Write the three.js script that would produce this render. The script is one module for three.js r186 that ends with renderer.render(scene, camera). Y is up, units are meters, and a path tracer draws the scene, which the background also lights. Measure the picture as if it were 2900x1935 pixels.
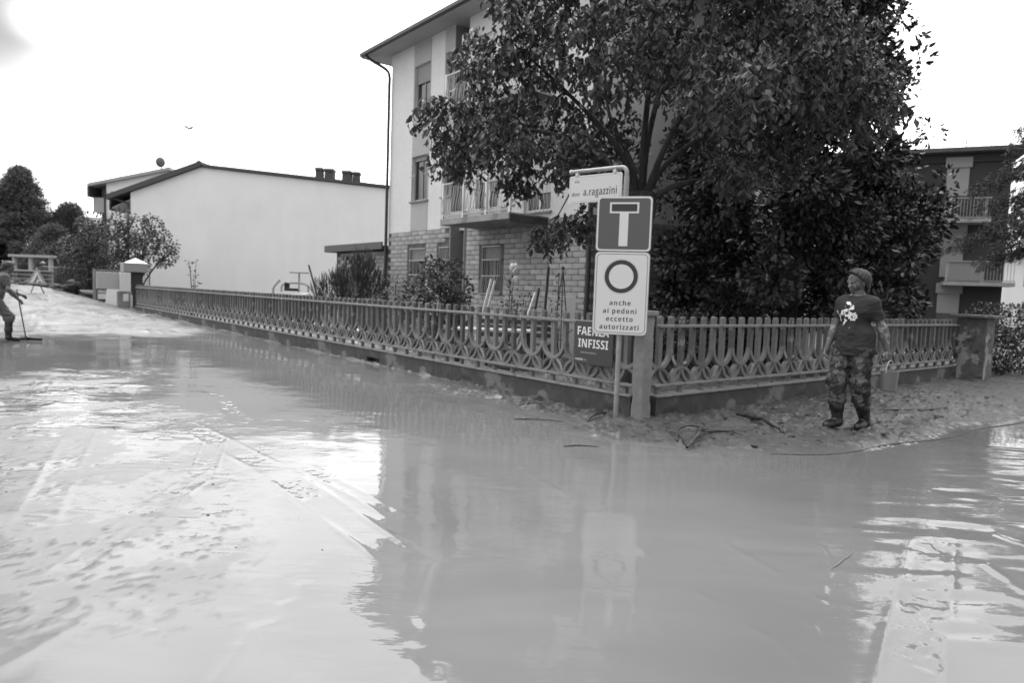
import * as THREE from 'three';
import { mergeGeometries, mergeVertices } from 'three/addons/utils/BufferGeometryUtils.js';
import { RoundedBoxGeometry } from 'three/addons/geometries/RoundedBoxGeometry.js';

// ------------------------------------------------------------------ noise
let seed = 7;
function rnd() { seed = (seed * 1664525 + 1013904223) >>> 0; return seed / 4294967296; }
const rr = (a, b) => a + (b - a) * rnd();
function hash(ix, iy) { let h = Math.imul(ix, 374761393) + Math.imul(iy, 668265263) | 0; h = Math.imul(h ^ (h >>> 13), 1274126177); h ^= h >>> 16; return (h >>> 0) / 4294967296; }
function vn(x, y) {
  const ix = Math.floor(x), iy = Math.floor(y); let fx = x - ix, fy = y - iy;
  fx = fx * fx * fx * (fx * (fx * 6 - 15) + 10); fy = fy * fy * fy * (fy * (fy * 6 - 15) + 10);
  const a = hash(ix, iy), b = hash(ix + 1, iy), c = hash(ix, iy + 1), d = hash(ix + 1, iy + 1);
  return (a + (b - a) * fx + (c - a) * fy + (a - b - c + d) * fx * fy) * 2 - 1;
}
function fbm(x, y, o = 4) { let s = 0, a = .5, n = 0; for (let i = 0; i < o; i++) { s += a * vn(x, y); n += a; a *= .5; x = x * 2.03 + 17.1; y = y * 2.03 + 5.7; } return s / n; }
// noise that repeats after p cells, for tiling textures
function pn(x, y, p) {
  const ix = Math.floor(x), iy = Math.floor(y); let fx = x - ix, fy = y - iy; const m = v => ((v % p) + p) % p;
  fx = fx * fx * (3 - 2 * fx); fy = fy * fy * (3 - 2 * fy);
  const a = hash(m(ix) + 91 * p, m(iy)), b = hash(m(ix + 1) + 91 * p, m(iy)), c = hash(m(ix) + 91 * p, m(iy + 1)), d = hash(m(ix + 1) + 91 * p, m(iy + 1));
  return (a + (b - a) * fx + (c - a) * fy + (a - b - c + d) * fx * fy) * 2 - 1;
}
function pf(u, v, p, o) { let s = 0, a = .5, n = 0; for (let i = 0; i < o; i++) { s += a * pn(u * p, v * p, p); n += a; a *= .55; p *= 2; } return s / n; }
const ss = (a, b, x) => { const t = Math.min(1, Math.max(0, (x - a) / (b - a))); return t * t * (3 - 2 * t); };
const cl = (x, a = 0, b = 1) => Math.min(b, Math.max(a, x));

// ------------------------------------------------------------------ camera, sky, sun, exposure
const scene = new THREE.Scene();
const camera = new THREE.PerspectiveCamera(53.18, 1024 / 684, 0.05, 1200);
camera.position.set(0, 1.42, 0);
camera.rotation.set(-0.0702, -0.6819, 0.0356, 'YXZ');
camera.focus = 4.3; camera.userData.fStop = 2.5; camera.updateMatrixWorld();
const renderer = new THREE.WebGLRenderer({ antialias: true });
renderer.setSize(1024, 684);
renderer.toneMapping = THREE.LinearToneMapping;
renderer.toneMappingExposure = 1.0;
renderer.shadowMap.enabled = true;

const SUN = new THREE.Vector3(Math.sin(0.35) * Math.cos(0.95), Math.sin(0.95), -Math.cos(0.35) * Math.cos(0.95)).normalize();
{ // bright broken cloud with the sun hidden behind it
  const w = 1024, h = 512, d = new Float32Array(w * h * 4), v = new THREE.Vector3();
  for (let j = 0; j < h; j++) for (let i = 0; i < w; i++) {
    const el = ((j + .5) / h - .5) * Math.PI, az = ((i + .5) / w - .5) * 2 * Math.PI;
    v.set(Math.cos(az) * Math.cos(el), Math.sin(el), Math.sin(az) * Math.cos(el));
    const ang = Math.acos(cl(v.dot(SUN), -1, 1));
    const e = Math.max(v.y, 0.03), k = 1 / (e + 0.22);
    const c = fbm(v.x * k * 1.1 + 3.3, v.z * k * 1.1 + 8.2, 5), c2 = fbm(v.x * k * 2.7 + 31, v.z * k * 2.7 - 12, 4);
    let L = 0.95 + 5.4 * Math.exp(-Math.pow(ang / 0.85, 2)) + 3.0 * Math.exp(-Math.pow(ang / 0.3, 2));
    L *= 1 + 0.6 * c + 0.25 * c2;
    const bear = Math.atan2(v.x, -v.z);
    const dark = ss(.105, .02, bear + .06 * c2) * ss(-.6, -.3, bear) * ss(.15, .25, el + .06 * c2) * ss(.52, .38, el + .05 * c);
    L += (.62 + .25 * c2 - L) * dark * .96;                      // grey cloud bank to the left of the street
    if (el < 0) L = 0.5;
    const o = (j * w + i) * 4; d[o] = L; d[o + 1] = L; d[o + 2] = L * 1.0; d[o + 3] = 1;
  }
  const t = new THREE.DataTexture(d, w, h, THREE.RGBAFormat, THREE.FloatType);
  t.mapping = THREE.EquirectangularReflectionMapping; t.magFilter = THREE.LinearFilter; t.needsUpdate = true;
  scene.background = t; scene.environment = t;
}
const sun = new THREE.DirectionalLight(0xffffff, 0.8);
sun.position.copy(SUN).multiplyScalar(60); sun.castShadow = true; sun.shadow.radius = 24;
Object.assign(sun.shadow.camera, { left: -50, right: 50, top: 50, bottom: -50, near: 1, far: 150 });
sun.shadow.mapSize.set(2048, 2048);
scene.add(sun, sun.target);

// ------------------------------------------------------------------ textures and materials
function tile(n, fn, srgb = false) { // fn(u, v) -> 0..1, grey
  const d = new Uint8Array(n * n * 4);
  for (let j = 0; j < n; j++) for (let i = 0; i < n; i++) { const g = cl(fn(i / n, j / n)) * 255, o = (j * n + i) * 4; d[o] = d[o + 1] = d[o + 2] = g; d[o + 3] = 255; }
  const t = new THREE.DataTexture(d, n, n, THREE.RGBAFormat); t.wrapS = t.wrapT = THREE.RepeatWrapping; t.magFilter = THREE.LinearFilter; t.minFilter = THREE.LinearMipmapLinearFilter; t.generateMipmaps = true;
  if (srgb) t.colorSpace = THREE.SRGBColorSpace; t.needsUpdate = true; return t;
}
const rep = (t, r, s = r) => { const c = t.clone(); c.repeat.set(r, s); c.needsUpdate = true; return c; };
const T = {
  grain: tile(512, (u, v) => .5 + .5 * pf(u, v, 16, 5)),
  concrete: tile(512, (u, v) => { const a = pf(u, v, 4, 6), b = pf(u + .3, v, 24, 3); return .74 + .2 * a + .1 * b - .25 * ss(.28, .5, pf(u, v + .4, 6, 5)); }),
  plaster: tile(512, (u, v) => .88 + .05 * pf(u, v, 5, 5) + .06 * pf(u, v, 40, 3)),
  stain: tile(1024, (u, v) => { const a = pf(u, v, 8, 6), b = pf(u + .5, v, 5, 6); return .3 + .13 * pf(u, v, 32, 4) + .48 * ss(.0, .28, a + .35 * b) - .14 * ss(.1, .4, b); }),
  streak: tile(512, (u, v) => .92 + .03 * pf(u, v * .25, 24, 4) + .05 * pf(u, v, 6, 4) - .08 * ss(.35, .7, pf(u + .2, v * .2, 10, 4))),
  wood: tile(512, (u, v) => .62 + .3 * pn(u * 60 + 2 * pn(u * 4, v * 4, 4), v * 3, 3 * 20) * .6 + .15 * pf(u, v, 8, 4)),
  mudfine: tile(1024, (u, v) => .5 + .3 * pf(u, v * 4, 14, 5) + .2 * pf(u + .21, v, 30, 4) + .1 * pf(u, v, 5, 2)),
  cloth: tile(256, (u, v) => .8 + .25 * pf(u, v, 8, 4)),
  camo: tile(512, (u, v) => { const a = pf(u, v, 6, 4), b = pf(u + .4, v + .2, 5, 4); return a > .12 ? .42 : b > .1 ? .14 : a < -.15 ? .04 : .08; }),
  bark: tile(512, (u, v) => .55 + .5 * pf(u, v * .3, 16, 5)),
};
const grey = v => new THREE.Color().setRGB(v, v, v);
function mat(v, rough = .85, o = {}) {
  const { map, bump, bs = .004, r = 1, s = r, ...rest } = o;
  const m = new THREE.MeshPhysicalMaterial({ color: grey(v), roughness: rough, side: THREE.DoubleSide, ...rest });
  if (map) { m.map = rep(T[map], r, s); }
  if (bump) { m.bumpMap = rep(T[bump], r, s); m.bumpScale = bs; }
  return m;
}
const M = {
  concrete: mat(.2, .88, { map: 'concrete', bump: 'grain', r: .9, bs: .004 }),
  rail: mat(.24, .9, { map: 'concrete', bump: 'grain', r: 1.1, bs: .004 }),
  plinth: mat(.165, .85, { map: 'stain', bump: 'grain', r: .33, bs: .008 }),
  pillar: mat(.26, .88, { map: 'concrete', bump: 'grain', r: .7, bs: .006 }),
  pillarpale: mat(.36, .88, { map: 'stain', bump: 'grain', r: .5, bs: .006 }),
  white: mat(.67, .8, { map: 'plaster', bump: 'grain', r: .5, bs: .004 }),
  whitewall: mat(.86, .85, { map: 'streak', r: .09, bump: 'grain', bs: .003 }),
  panelgrey: mat(.40, .85, { map: 'plaster', r: .5 }),
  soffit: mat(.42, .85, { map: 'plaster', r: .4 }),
  gutter: mat(.06, .55), darkmetal: mat(.03, .5), pipe: mat(.025, .45),
  brickA: mat(.42, .9, { map: 'concrete', bump: 'grain', r: 1.7, bs: .01 }), brickB: mat(.48, .9, { map: 'concrete', bump: 'grain', r: 1.3, bs: .012 }), brickC: mat(.37, .9, { map: 'concrete', bump: 'grain', r: 1.5, bs: .01 }),
  mortar: mat(.13, .95, { map: 'concrete', r: 2 }),
  shutter: mat(.24, .6), concrete2: mat(.14, .9, { map: 'concrete', bump: 'grain', r: 1.3, bs: .005 }), concrete3: mat(.3, .88, { map: 'stain', bump: 'grain', r: .8, bs: .005 }), shutterw: mat(.55, .6), frame: mat(.2, .5), framew: mat(.62, .5), curtain: mat(.2, .9),
  glass: new THREE.MeshPhysicalMaterial({ color: grey(.02), roughness: .06, metalness: 0, ior: 1.5 }),
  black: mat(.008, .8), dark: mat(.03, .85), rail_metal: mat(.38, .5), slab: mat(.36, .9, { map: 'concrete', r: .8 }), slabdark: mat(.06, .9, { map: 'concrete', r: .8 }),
  roof: mat(.1, .85, { map: 'concrete', r: .6 }), darkwall: mat(.042, .9, { map: 'plaster', r: .4 }),
  galv: mat(.36, .42, { metalness: .35, map: 'concrete', r: 2 }), signback: mat(.4, .45, { metalness: .5 }),
  wood: mat(.1, .8, { map: 'wood', bump: 'wood', r: 1.5, s: 1.5, bs: .004 }), woodwet: mat(.05, .4, { map: 'wood', bump: 'wood', r: 2, bs: .004 }), woodpale: mat(.5, .8, { map: 'wood', r: 1 }),
  bark: mat(.05, .9, { map: 'bark', bump: 'bark', r: 2, s: 1, bs: .012 }),
  leaf: mat(.052, .55, { transmission: .22, thickness: 0 }), leafdark: mat(.026, .42, { transmission: .1, thickness: 0 }), leafmid: mat(.06, .6, { transmission: .2, thickness: 0 }), leafpale: mat(.16, .65, { transmission: .25, thickness: 0 }), needlepale: mat(.085, .7, { transmission: .15, thickness: 0 }), needle: mat(.04, .7, { transmission: .1, thickness: 0 }),
  skin: mat(.26, .6, { map: 'stain', r: 2 }), hair: mat(.02, .6), tshirt: mat(.022, .9, { bump: 'cloth', r: 3, bs: .01 }), muddy: mat(.1, .9, { map: 'cloth', bump: 'cloth', r: 3, bs: .012 }), shorts: mat(.11, .9, { map: 'cloth', bump: 'cloth', r: 2, bs: .012 }), rubber: mat(.03, .35, { map: 'stain', r: 2.5 }), bucket: mat(.35, .5), bottle: mat(.6, .3), rubberpale: mat(.12, .5, { map: 'stain', r: 3 }),
  plasticmesh: mat(.12, .6), signwhite: mat(.7, .5), stick: mat(.12, .4), stone: mat(.075, .8, { bump: 'grain', r: 3, bs: .01 }), paleboard: mat(.6, .7, { map: 'plaster', r: 1 }), petal: mat(.8, .8, { transmission: .3, thickness: 0 }),
  tiles: mat(.2, .85, { map: 'concrete', r: 1 }),
};

// ------------------------------------------------------------------ geometry helpers
function metreUV(g) { // uv in metres, taken from the side a face points to
  if (g.index) g = g.toNonIndexed();
  const p = g.attributes.position, n = g.attributes.normal, uv = new Float32Array(p.count * 2);
  for (let i = 0; i < p.count; i += 3) {
    let nx = 0, ny = 0, nz = 0; for (let k = 0; k < 3; k++) { nx += Math.abs(n.getX(i + k)); ny += Math.abs(n.getY(i + k)); nz += Math.abs(n.getZ(i + k)); }
    for (let k = 0; k < 3; k++) { const x = p.getX(i + k), y = p.getY(i + k), z = p.getZ(i + k); const [a, b] = ny > nx && ny > nz ? [x, z] : nx > nz ? [z, y] : [x, y]; uv[(i + k) * 2] = a; uv[(i + k) * 2 + 1] = b; }
  }
  g.setAttribute('uv', new THREE.BufferAttribute(uv, 2)); return g;
}
const box = (w, h, d, x = 0, y = 0, z = 0) => new THREE.BoxGeometry(w, h, d).translate(x, y, z);
const rbox = (w, h, d, x = 0, y = 0, z = 0, r = .008) => new RoundedBoxGeometry(w, h, d, 1, Math.min(r, w / 3, h / 3, d / 3)).translate(x, y, z);
const box2 = (x0, x1, y0, y1, z0, z1) => box(x1 - x0, y1 - y0, z1 - z0, (x0 + x1) / 2, (y0 + y1) / 2, (z0 + z1) / 2);
const V = (x, y, z) => new THREE.Vector3(x, y, z);
function bar(a, b, r0, r1 = r0, seg = 7) { const d = b.clone().sub(a), l = d.length(); const g = new THREE.CylinderGeometry(r1, r0, l, seg); g.translate(0, l / 2, 0); g.applyQuaternion(new THREE.Quaternion().setFromUnitVectors(V(0, 1, 0), d.normalize())); return g.translate(a.x, a.y, a.z); }
function tube(pts, r, seg = 7, n = 24, taper = 1) {
  const c = new THREE.CatmullRomCurve3(pts.map(p => p.isVector3 ? p : V(...p))); const g = new THREE.TubeGeometry(c, n, r, seg);
  if (taper !== 1) { const p = g.attributes.position; for (let i = 0; i <= n; i++) { const q = c.getPointAt(i / n), k = 1 + (taper - 1) * i / n; for (let j = 0; j <= seg; j++) { const o = i * (seg + 1) + j; p.setXYZ(o, q.x + (p.getX(o) - q.x) * k, q.y + (p.getY(o) - q.y) * k, q.z + (p.getZ(o) - q.z) * k); } } g.computeVertexNormals(); }
  return g;
}
const clean = g => { g = g.index ? g.toNonIndexed() : g; for (const k of Object.keys(g.attributes)) if (!['position', 'normal', 'uv'].includes(k)) g.deleteAttribute(k); return g; };
const merge = gs => gs.length === 1 ? clean(gs[0]) : mergeGeometries(gs.map(clean));
const taken = {};
const numbered = n => { if (!(n in taken)) { taken[n] = 0; return n; } taken[n]++; return `${n}_${String(taken[n]).padStart(3, '0')}`; };
const shade = m => { m.castShadow = m.receiveShadow = true; return m; };
function part(name, geos, material, parent, uv = true) { // one mesh; a top-level thing when parent is the scene
  let g = merge(Array.isArray(geos) ? geos : [geos]); if (uv) g = metreUV(g);
  const m = shade(new THREE.Mesh(g, material)); m.name = parent ? name : numbered(name); (parent || scene).add(m); return m;
}
function put(name, geometry, material, parent, x, y, z) { const m = shade(new THREE.Mesh(geometry, material)); m.name = name; m.position.set(x, y, z); parent.add(m); return m; }
function thing(name, label, category, [x, y, z] = [0, 0, 0], turn = 0, group) {
  const o = new THREE.Group(); o.name = numbered(name); o.position.set(x, y, z); o.rotation.y = turn; o.userData = { label, category }; if (group) o.userData.group = group; scene.add(o); return o;
}
function tag(o, label, category, group) { o.userData = { ...o.userData, label, category }; if (group) o.userData.group = group; return o; }
// plan axes used on site: r metres to the right and d metres ahead along the heading 39 degrees east of the side street
const HEAD = 0.6819, CR = Math.cos(HEAD), SR = Math.sin(HEAD);
const W = (r, y, d) => V(r * CR + d * SR, y, r * SR - d * CR);
const Wa = (r, y, d) => W(r, y, d).toArray();

// ------------------------------------------------------------------ ground: flooded street, mud banks, gardens
const kerbZ = x => -4.6 + 1.6 * (1 - Math.exp(-(x - 5) / .7)) + .06 * (x - 6);
function segDist(x, z, a, b) { const dx = b[0] - a[0], dz = b[1] - a[1], t = cl(((x - a[0]) * dx + (z - a[1]) * dz) / (dx * dx + dz * dz)); return [Math.hypot(x - a[0] - t * dx, z - a[1] - t * dz), t * Math.hypot(dx, dz), t]; }
const TRACKS = [[[1.72, -7.6], [1.86, -5.2], .1, 1.5], [[1.86, -5.3], [1.8, -2.9], .1, 1.3], [[1.86, -6.6], [1.35, -5.2], .08, 1.5], [[1.36, -5.25], [.3, -3.7], .08, 1.3], [[2.1, -5.2], [2.12, -3.6], .05, 1.3], [[.9, -7.5], [.2, -4.2], .1, 1], [[2.6, -9.5], [2.2, -6.8], .1, 1], [[4.9, -1.62], [2.4, -.84], .1, 1.35], [[5.6, -1.1], [3.6, -.45], .1, .6]];
const RIDGES = [[[3.0, -2.45], [2.5, -1.2], .03, .004], [[3.5, -2.3], [3.1, -1.3], .02, .003], [[4.1, -1.95], [2.7, -1.3], .025, .003], [[4.6, -1.35], [3.6, -.3], .03, .004], [[5.2, -1.45], [4.6, -.5], .03, .0035], [[1.3, -3.2], [.5, -2.2], .05, .004], [[.9, -3.6], [.0, -2.9], .05, .004], [[2.0, -3.0], [1.2, -2.0], .04, .004], [[3.6, -4.4], [3.2, -2.9], .025, .0025]];
function masks(x, z) {
  const n1 = vn(x * 1.3 + 5, z * 1.3), n2 = vn(x * .45 + 9, z * .45 - 4);
  let bank = 0;
  if (x > 4.3) bank = z > -5.15 ? ss(-.12, .22, kerbZ(Math.max(x, 4.6)) - z + .1 * n1) * ss(4.6, 5.3, x + .1 * n1) : ss(5.15, 5.6, x + .2 * n1 + .25 * n2) * ss(-10, -7, z);
  if (x > 6.02 && z < -5.0) bank = 1;                                                // behind the fences
  const far = ss(-18.5, -23, z + 1.5 * n1 - .35 * (x - 2)) * ss(8, 5.4, x);
  // rougher, half drained mud in the middle of the side street
  const drained = cl(ss(-.35, .45, .5 * n2 + .35 * n1 + .75 * ss(2.3, .9, x + .12 * (z + 6)) * ss(-2.2, -4.2, z) - .35 * ss(1.2, 3.2, x) - .25 + .35 * far)) * (1 - ss(-11.2, -12.6, z + .5 * n1) * (1 - far));
  const speck = drained * ss(.5, .66, fbm(x * 19 + 3, z * 19, 2) + .42 * vn(x * 1.9, z * 1.9 + 60) - .1);
  return { bank, far, drained, speck };
}
function micro(x, z, q) { // relief of the surface in metres, on top of the level
  let h = .0034 * vn(x * 1.1, z * 1.1 + 3) + .0009 * vn(x * 3.9 + 7, z * 3.9) + .00028 * vn(x * 12, z * 12);
  const rip = ss(-.15, .45, vn(x * .5 + 21, z * .5 + 2)) * ss(-3.3, -6, z) * ss(-30, -16, z) * ss(5.6, 3.6, x) + 1.7 * ss(2.3, 3.2, x + .35 * vn(x * 1.4, z * 1.4)) * ss(-2.7, -1.9, z) * ss(-.5, .2, vn(x * .9 + 3, z * .9) + .3);
  const wv = vn((x * CR + z * SR) * 1.5 + 3 + vn(x * 2, z * 2) * .6, (-x * SR + z * CR) * 4.6), wv2 = vn((x * CR + z * SR) * 3.4 + 13, (-x * SR + z * CR) * 11);
  h += rip * (.0042 * wv * Math.abs(wv) + .0015 * wv2);     // wind ripples and flow lines
  h += q.speck * (.003 + .003 * vn(x * 30, z * 30));
  h += q.drained * (.004 * fbm(x * 2.2, z * 2.2, 2) + (.0042 * Math.pow(1 - Math.abs(vn((x * CR + z * SR) * 5 + vn(x * 4, z * 4), (z * CR - x * SR) * 15)), 4) + .003 * (1 - Math.abs(vn(x * 10, z * 10))) * Math.max(0, vn(x * 3 + 8, z * 3))) * ss(-.1, .4, vn(x * 1.9 + 40, z * 1.9)));
  if (q.bank > 0) h += q.bank * (.02 + .035 * fbm(x * 2.6, z * 2.6, 4) + .06 * Math.max(0, fbm(x * 5 + 5, z * 5, 4)) + .035 * Math.max(0, fbm(x * 12 + 5, z * 12, 3)) + .012 * fbm(x * 23, z * 23, 2));
  if (q.far > 0) h += q.far * (.02 + .13 * Math.max(-.25, fbm(x * 1.1, z * 1.1, 4)));
  for (const [a, b, w, k] of TRACKS) { const [d, s, t] = segDist(x, z, a, b); if (d < w * 2) { const e = ss(0, .2, t) * ss(1, .8, t), in_ = ss(w, w * .5, d + .02 * vn(x * 9, z * 9)); h += k * e * (in_ * (-.0016 + .0026 * vn(x * 22, z * 22) + .0016 * vn(x * 44, z * 44)) * ss(-.5, .1, vn(x * 2.2, z * 2.2 + 7)) + .0019 * (1 + vn(x * 3, z * 3)) * Math.exp(-Math.pow((d - w * 1.15) / (w * .2), 2))); } }
  for (const [a, b, w, k] of RIDGES) { const [d, , t] = segDist(x + .03 * vn(x * 3, z * 3), z + .03 * vn(x * 3 + 9, z * 3), a, b); if (d < w * 3) h += k * Math.exp(-d * d / (w * w)) * ss(0, .1, t) * ss(1, .85, t) * ss(-.45, .35, vn(x * 7, z * 7)); }
  return h;
}
function level(x, z) { // broad shape of the ground: the far end of the street climbs over banked up mud
  return .78 * ss(-27, -42, z) * ss(7.6, 2.5, x) + .12 * ss(-22, -30, z) * ss(6.2, 3, x);
}
const ground = (() => {
  const axis = (lo, hi, a, b, step) => { const r = []; for (let v = a; v <= b; v += step) r.push(v); let s = step, v = a; const L = []; while (v > lo) { s = Math.min(s * 1.026, 18); v -= s; L.push(Math.max(v, lo)); } s = step; v = r[r.length - 1]; const Rr = []; while (v < hi) { s = Math.min(s * 1.026, 18); v += s; Rr.push(Math.min(v, hi)); } return [...L.reverse(), ...r, ...Rr]; };
  const xs = axis(-320, 320, -.6, 8.2, .02), zs = axis(-320, 320, -8.8, -.5, .02), nx = xs.length, nz = zs.length;
  const pos = new Float32Array(nx * nz * 3), nor = new Float32Array(nx * nz * 3), uv = new Float32Array(nx * nz * 2), uv1 = new Float32Array(nx * nz * 2), col = new Float32Array(nx * nz * 3);
  const X0 = -8, Z0 = -42, SIZE = 44;
  for (let j = 0; j < nz; j++) for (let i = 0; i < nx; i++) {
    const x = xs[i], z = zs[j], o = j * nx + i, q = masks(x, z);
    pos[o * 3] = x; pos[o * 3 + 1] = micro(x, z, q) + level(x, z); pos[o * 3 + 2] = z;
    uv[o * 2] = x; uv[o * 2 + 1] = z; uv1[o * 2] = (x - X0) / SIZE; uv1[o * 2 + 1] = (z - Z0) / SIZE;
    const g = (.145 + .012 * vn(x * .8, z * .8)) * (1 - .47 * q.bank) + .0 * q.far + .006 * q.drained - .075 * q.speck * (1 - q.bank);
    col[o * 3] = col[o * 3 + 1] = col[o * 3 + 2] = g;
  }
  for (let j = 0; j < nz; j++) for (let i = 0; i < nx; i++) {
    const a = Math.max(i - 1, 0), b = Math.min(i + 1, nx - 1), c = Math.max(j - 1, 0), d = Math.min(j + 1, nz - 1), o = j * nx + i;
    const dx = (pos[(j * nx + b) * 3 + 1] - pos[(j * nx + a) * 3 + 1]) / (xs[b] - xs[a]), dz = (pos[(d * nx + i) * 3 + 1] - pos[(c * nx + i) * 3 + 1]) / (zs[d] - zs[c]), l = Math.hypot(dx, 1, dz);
    nor[o * 3] = -dx / l; nor[o * 3 + 1] = 1 / l; nor[o * 3 + 2] = -dz / l;
  }
  const idx = new Uint32Array((nx - 1) * (nz - 1) * 6); let k = 0;
  for (let j = 0; j < nz - 1; j++) for (let i = 0; i < nx - 1; i++) { const a = j * nx + i, b = a + 1, c = a + nx, d = c + 1; idx[k++] = a; idx[k++] = c; idx[k++] = b; idx[k++] = b; idx[k++] = c; idx[k++] = d; }
  const g = new THREE.BufferGeometry();
  g.setAttribute('position', new THREE.BufferAttribute(pos, 3)); g.setAttribute('normal', new THREE.BufferAttribute(nor, 3)); g.setAttribute('uv', new THREE.BufferAttribute(uv, 2)); g.setAttribute('uv1', new THREE.BufferAttribute(uv1, 2)); g.setAttribute('color', new THREE.BufferAttribute(col, 3)); g.setIndex(new THREE.BufferAttribute(idx, 1));
  // how wet each spot is: standing muddy water is smooth, drained mud and clods are rough
  const N = 2048, d8 = new Uint8Array(N * N * 4), c8 = new Uint8Array(N * N * 4);
  for (let j = 0; j < N; j++) for (let i = 0; i < N; i++) {
    const x = X0 + (i + .5) / N * SIZE, z = Z0 + (j + .5) / N * SIZE, q = masks(x, z);
    const patch = ss(.05, .35, vn(x * 2.3 + 11, z * 2.3) + .6 * vn(x * 9, z * 9) + .3 * vn(x * 27, z * 27));
    let r = .035 + .05 * ss(-.2, .5, vn(x * .9 + 3, z * .9)) + q.drained * (.07 + .26 * patch) + .04 * vn(x * 22, z * 22) * q.drained;
    r = Math.max(r, .4 * q.speck); r = r * (1 - q.bank) + q.bank * (.5 + .18 * vn(x * 7, z * 7)); r = r * (1 - q.far) + q.far * (.4 + .15 * vn(x * 3, z * 3));
    const grit = ss(.4, .62, vn(x * 31 + 4, z * 31) * .6 + .5 * vn(x * 13, z * 13 + 9) + .45 * vn(x * 2.4 + 31, z * 2.4) - .12) * Math.max(q.drained * .9, q.bank * .8, q.far), blot = (.05 + .16 * q.far) * fbm(x * 1.7, z * 1.7, 3) + .05 * fbm((x * CR + z * SR) * .8 + 4, (z * CR - x * SR) * 5 + vn(x, z), 3) * (1 - q.bank) + .04 * vn(x * 24, z * 24) * Math.max(q.bank, q.drained, q.far);
    const o = (j * N + i) * 4, v = cl(r, .03, 1) * 255, cc = cl(.9 + blot - .42 * grit) * 255; c8[o] = c8[o + 1] = c8[o + 2] = cc; c8[o + 3] = 255; d8[o] = d8[o + 1] = d8[o + 2] = v; d8[o + 3] = 255;
  }
  const rt = new THREE.DataTexture(d8, N, N, THREE.RGBAFormat); rt.magFilter = THREE.LinearFilter; rt.wrapS = rt.wrapT = THREE.ClampToEdgeWrapping; rt.channel = 1; rt.needsUpdate = true;
  const ct = new THREE.DataTexture(c8, N, N, THREE.RGBAFormat); ct.magFilter = THREE.LinearFilter; ct.wrapS = ct.wrapT = THREE.ClampToEdgeWrapping; ct.channel = 1; ct.needsUpdate = true;
  const m = new THREE.MeshPhysicalMaterial({ color: grey(1), vertexColors: true, roughness: 1, roughnessMap: rt, ior: 1.36, map: ct, bumpMap: (() => { const b = rep(T.mudfine, .31); b.rotation = HEAD; return b; })(), bumpScale: .0013, side: THREE.DoubleSide });
  const o = shade(new THREE.Mesh(g, m)); o.name = 'ground'; o.userData = { kind: 'structure', label: 'street and gardens covered in wet grey flood mud' }; scene.add(o);
  return o;
})();
const gy = (x, z) => micro(x, z, masks(x, z)) + level(x, z);

// ------------------------------------------------------------------ concrete fences
const S = .212;                                    // spacing of the uprights
const arcGeo = (r, t, depth, a0, a1, n = 8) => { // curved bar in the xy plane
  const s = new THREE.Shape(); for (let i = 0; i <= n; i++) { const a = a0 + (a1 - a0) * i / n; s[i ? 'lineTo' : 'moveTo'](Math.cos(a) * (r + t / 2), Math.sin(a) * (r + t / 2)); }
  for (let i = n; i >= 0; i--) { const a = a0 + (a1 - a0) * i / n; s.lineTo(Math.cos(a) * (r - t / 2), Math.sin(a) * (r - t / 2)); }
  const g = new THREE.ExtrudeGeometry(s, { depth: depth - .008, bevelEnabled: true, bevelSize: .004, bevelThickness: .004, bevelSegments: 1 }); return metreUV(g.translate(0, 0, -(depth - .008) / 2));
};
const fenceGeo = (() => {
  const pick = h => { const w = .056, s = new THREE.Shape(); s.moveTo(-w / 2, 0); s.lineTo(w / 2, 0); s.lineTo(w / 2, h - .022); s.quadraticCurveTo(w / 2, h, 0, h); s.quadraticCurveTo(-w / 2, h, -w / 2, h - .022);
    return metreUV(new THREE.ExtrudeGeometry(s, { depth: .052, bevelEnabled: true, bevelSize: .004, bevelThickness: .004, bevelSegments: 1, curveSegments: 3 }).translate(0, 0, -.026)); };
  return { long: pick(.61), short: pick(.43), u: arcGeo(S - .012, .04, .06, Math.PI, 2 * Math.PI, 14), dome: arcGeo(S - .014, .036, .056, .03, Math.PI - .03, 14), bowl: arcGeo(S - .016, .034, .054, Math.PI + .03, 2 * Math.PI - .03, 14), leg: metreUV(rbox(.06, .15, .055, 0, 0, 0)) };
})();
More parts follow.
